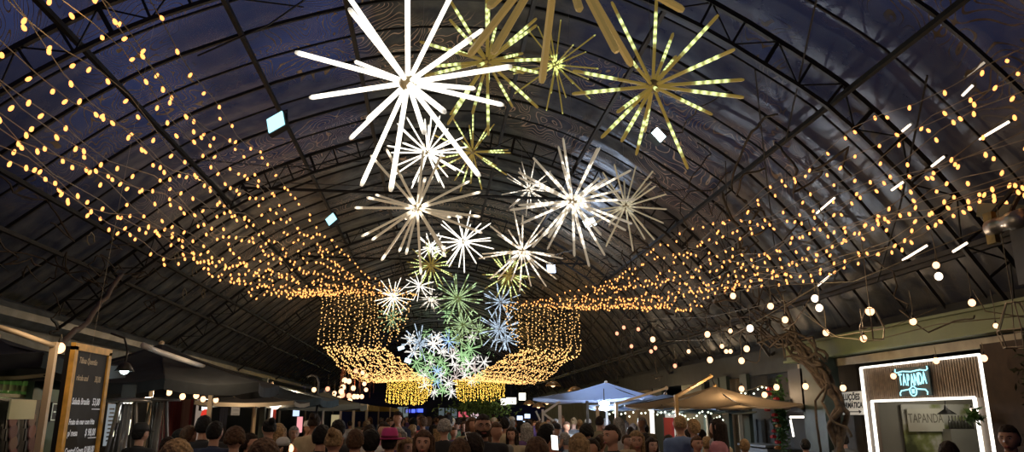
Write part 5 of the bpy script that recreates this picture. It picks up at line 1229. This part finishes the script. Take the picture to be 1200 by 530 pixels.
for (u, v, Y, f, hr, hc_, tp_, lb) in ((755, 496, 14, 180, 'short', 'dark', 'lightblue', 'man from behind in a light blue shirt before the lit doorway'), (739, 500, 14, 175, 'short', 'dark', 'white', 'person in white left of the light blue shirt'), (763, 512, 9.6, 10, 'bob', 'dark', 'white', 'dark-haired woman in white facing the camera below the grey umbrella'),
     (756, 507, 11, 180, 'short', 'black', 'white', 'black-haired child in white before the light blue shirt'), (783, 509, 10.6, 150, 'short', 'dark', 'grey', 'person in grey left of the tan umbrella post'), (797, 507, 11, 190, 'short', 'black', 'black', 'black-haired person just right of the tan umbrella post'), (810, 500, 12, -20, 'short', 'grey', 'blue', 'grey-haired man with a white beard line in blue'),
     (816, 510, 9.8, 10, 'short', 'brown', 'pink', 'brown-haired woman with pink top facing the camera'), (828, 511, 10.4, 170, 'short', 'blond', 'grey', 'fair-haired head right of the woman in pink'), (837, 513, 10.2, 180, 'short', 'grey', 'grey', 'grey-haired head right of the fair-haired one'), (822, 503, 13, 175, 'short', 'black', 'black', 'person in black before the sage panel'),
     (872, 514, 10.5, 160, 'short', 'blond', 'cream', 'fair-haired person in cream below the tan umbrella tip'), (704, 509, 11, 0, 'short', 'brown', 'grey', 'person between yellow top and the man in black'), (687, 499, 10.5, 185, 'curly', 'black', 'black', 'curly black-haired person behind the blond woman'), (662, 506, 10.5, 190, 'short', 'grey', 'lightblue', 'grey-haired person in light blue behind the white stall post'),
     (600, 500, 11.5, -20, 'long', 'dark', 'cream', 'long-haired woman in cream right of the tall man'), (588, 504, 13, 10, 'short', 'dark', 'white', 'woman in white between the tall man and the woman in cream'), (611, 494, 14, 175, 'volume', 'black', 'black', 'black-haired person from behind left of the phone holder')):
    pp(u, v, Y, f, lb, hair=hr, hc=hc_, top=tp_, skin=random.choice((0, 1, 3)))
# the phone being held up
ph = PY(650, 519, 7.98); t = thing('phone', ph, 'bright phone screen held up right of centre', 'phone', None); t.rotation_euler = (R(-20), R(8), R(20))
q = MB(); q.box((0, .006, 0), (.080, .01, .16)); q.build('case', M_BLACK, t); q = MB(); q.box((0, 0, 0), (.074, .004, .152)); q.build('screen', glow('phone_screen', (1, .97, .9), 2.5), t)
# ---- the crowd behind
hcs = ['black', 'dark', 'dark', 'brown', 'blond', 'grey', 'brown']; tops = ['black', 'black', 'navy', 'white', 'cream', 'grey', 'red', 'blue', 'green', 'purple', 'khaki', 'orange', 'yellow', 'lightblue', 'pink']
rnd = random.Random(21); placed = []
tries = 0
while len(placed) < 150 and tries < 6000:
    tries += 1
    Y = 9.5+34*rnd.random()**1.1; X = rnd.uniform(-2.9, 4.6) if Y > 13 else rnd.uniform(-2.6, 4.2)
    if any((X-a)**2+(Y-b)**2 < .42**2 for a, b in placed): continue
    if Y < 13 and -1.0 < X < .1 and rnd.random() < .5: continue
    placed.append((X, Y)); f = rnd.choice((0, 180))+rnd.gauss(0, 35); hc_ = rnd.choice(hcs); tp_ = rnd.choice(tops); hr = rnd.choice(('short', 'short', 'crop', 'long', 'bob', 'bun', 'volume', 'curly'))
    back = abs((f+180) % 360-180) > 90; far = Y > 24
    lb = '%s person in crowd, %s %s hair and %s top, %s' % ('distant' if far else 'near', {'crop': 'cropped', 'short': 'short', 'long': 'long', 'bob': 'chin-length', 'bun': 'tied-up', 'volume': 'full', 'curly': 'curly'}[hr], {'dark': 'dark brown'}.get(hc_, hc_), {'lightblue': 'light blue'}.get(tp_, tp_), 'from behind' if back else 'facing the camera')
    person(X, Y, rnd.gauss(1.66, .08), f, lb, hair=hr, hc=hc_, top=tp_, skin=rnd.choice((0, 1, 1, 2, 3)), hi=False, group='crowd in the market street', sleeve=rnd.choice(('short', 'long')), extras=(rnd.choice((('white_cap',), ('tan_cap',), ('black_cap',))) if rnd.random() < .08 else ()))

# ================================================================== light
for (x, y, z, e) in ((-2.7, 5.5, 4.7, 16), (-2.9, 9, 4.5, 16), (-2.5, 13, 4.6, 16), (-2.2, 17, 4.7, 18), (5.2, 7, 4.3, 14), (5.0, 11, 4.2, 16), (4.5, 15, 4.4, 16), (3.4, 19, 4.6, 16), (-1.8, 22, 4.1, 26), (3.1, 22, 4.0, 26), (-2.0, 32, 3.6, 24), (3.5, 32, 3.6, 24), (-1.6, 47, 3.2, 36), (3.1, 47, 3.2, 36)):
    lamp((x, y, z), e*.30, (1, .58, .22), .03, 'strand_glow')
for (x, y, z, e) in ((-2.9, 6.6, 2.55, 7), (-2.7, 10.4, 2.5, 8), (2.4, 6.0, 2.9, 10), (-.6, 9.0, 3.0, 8), (2.6, 10, 2.9, 8), (-3.8, 10.6, 2.05, 14), (-4.3, 7.6, 2.2, 5), (-3.3, 13.4, 2.0, 10), (-3.0, 17, 2.3, 14), (-2.9, 23, 2.7, 30), (-2.9, 30, 2.8, 30), (-1.0, 5.0, 3.1, 16), (4.7, 8.6, 2.9, 16), (5.3, 10.8, 2.55, 16), (5.0, 12.4, 2.35, 14), (5.9, 14, 2.15, 14), (5.8, 17, 2.1, 18), (6.0, 21, 2.2, 18), (4.7, 26, 2.6, 20), (1.6, 4.2, 3.0, 14), (.8, 12, 3.6, 20)):
    lamp((x, y, z), e*1.6, (1, .70, .42), .04, 'fill_glow')  # fill points added to light crowd and stalls, kept as small as bulbs
lamp(PY(772, 158, 8.9)-Vector((0, .1, .05)), 8, (.8, 1, 1), .08, 'flood_glow'); lamp(PY(646, 315, 19.8)-Vector((0, .15, .05)), 60, (.6, .75, 1), .08, 'flood_glow'); lamp(PY(691, 261, 13.4)-Vector((0, .15, .05)), 12, (.8, .95, 1), .08, 'flood_glow')

# ================================================================== camera & look
cam = bpy.data.cameras.new('camera'); cam.sensor_width = 36; cam.lens = 36*F_PX/1200; cam.clip_end = 300; cam.clip_start = .05
co = bpy.data.objects.new('camera', cam); COL.objects.link(co); co.location = (0, 0, EYE); co.rotation_euler = (R(90)+PITCH, 0, -YAW); sc.camera = co
sl = bpy.data.lights.new('flood_beam', 'SPOT'); sl.energy = 1500; sl.color = (.62, .76, 1); sl.spot_size = R(34); sl.spot_blend = .6; sl.shadow_soft_size = .08
so = bpy.data.objects.new('flood_beam', sl); COL.objects.link(so); so.location = PY(646, 315, 19.8)-Vector((0, .3, .1)); so.rotation_euler = (PY(712, 452, 17.3)-so.location).to_track_quat('-Z', 'Y').to_euler()
sc.view_settings.view_transform = 'Standard'; sc.view_settings.look = 'None'; sc.view_settings.exposure = 0; sc.view_settings.gamma = 1
sc.cycles.use_denoising = True; sc.cycles.sample_clamp_indirect = 3; sc.cycles.max_bounces = 5; sc.cycles.diffuse_bounces = 2; sc.cycles.glossy_bounces = 2; sc.cycles.transparent_max_bounces = 6; sc.cycles.transmission_bounces = 2
sc.cycles.caustics_reflective = False; sc.cycles.caustics_refractive = False
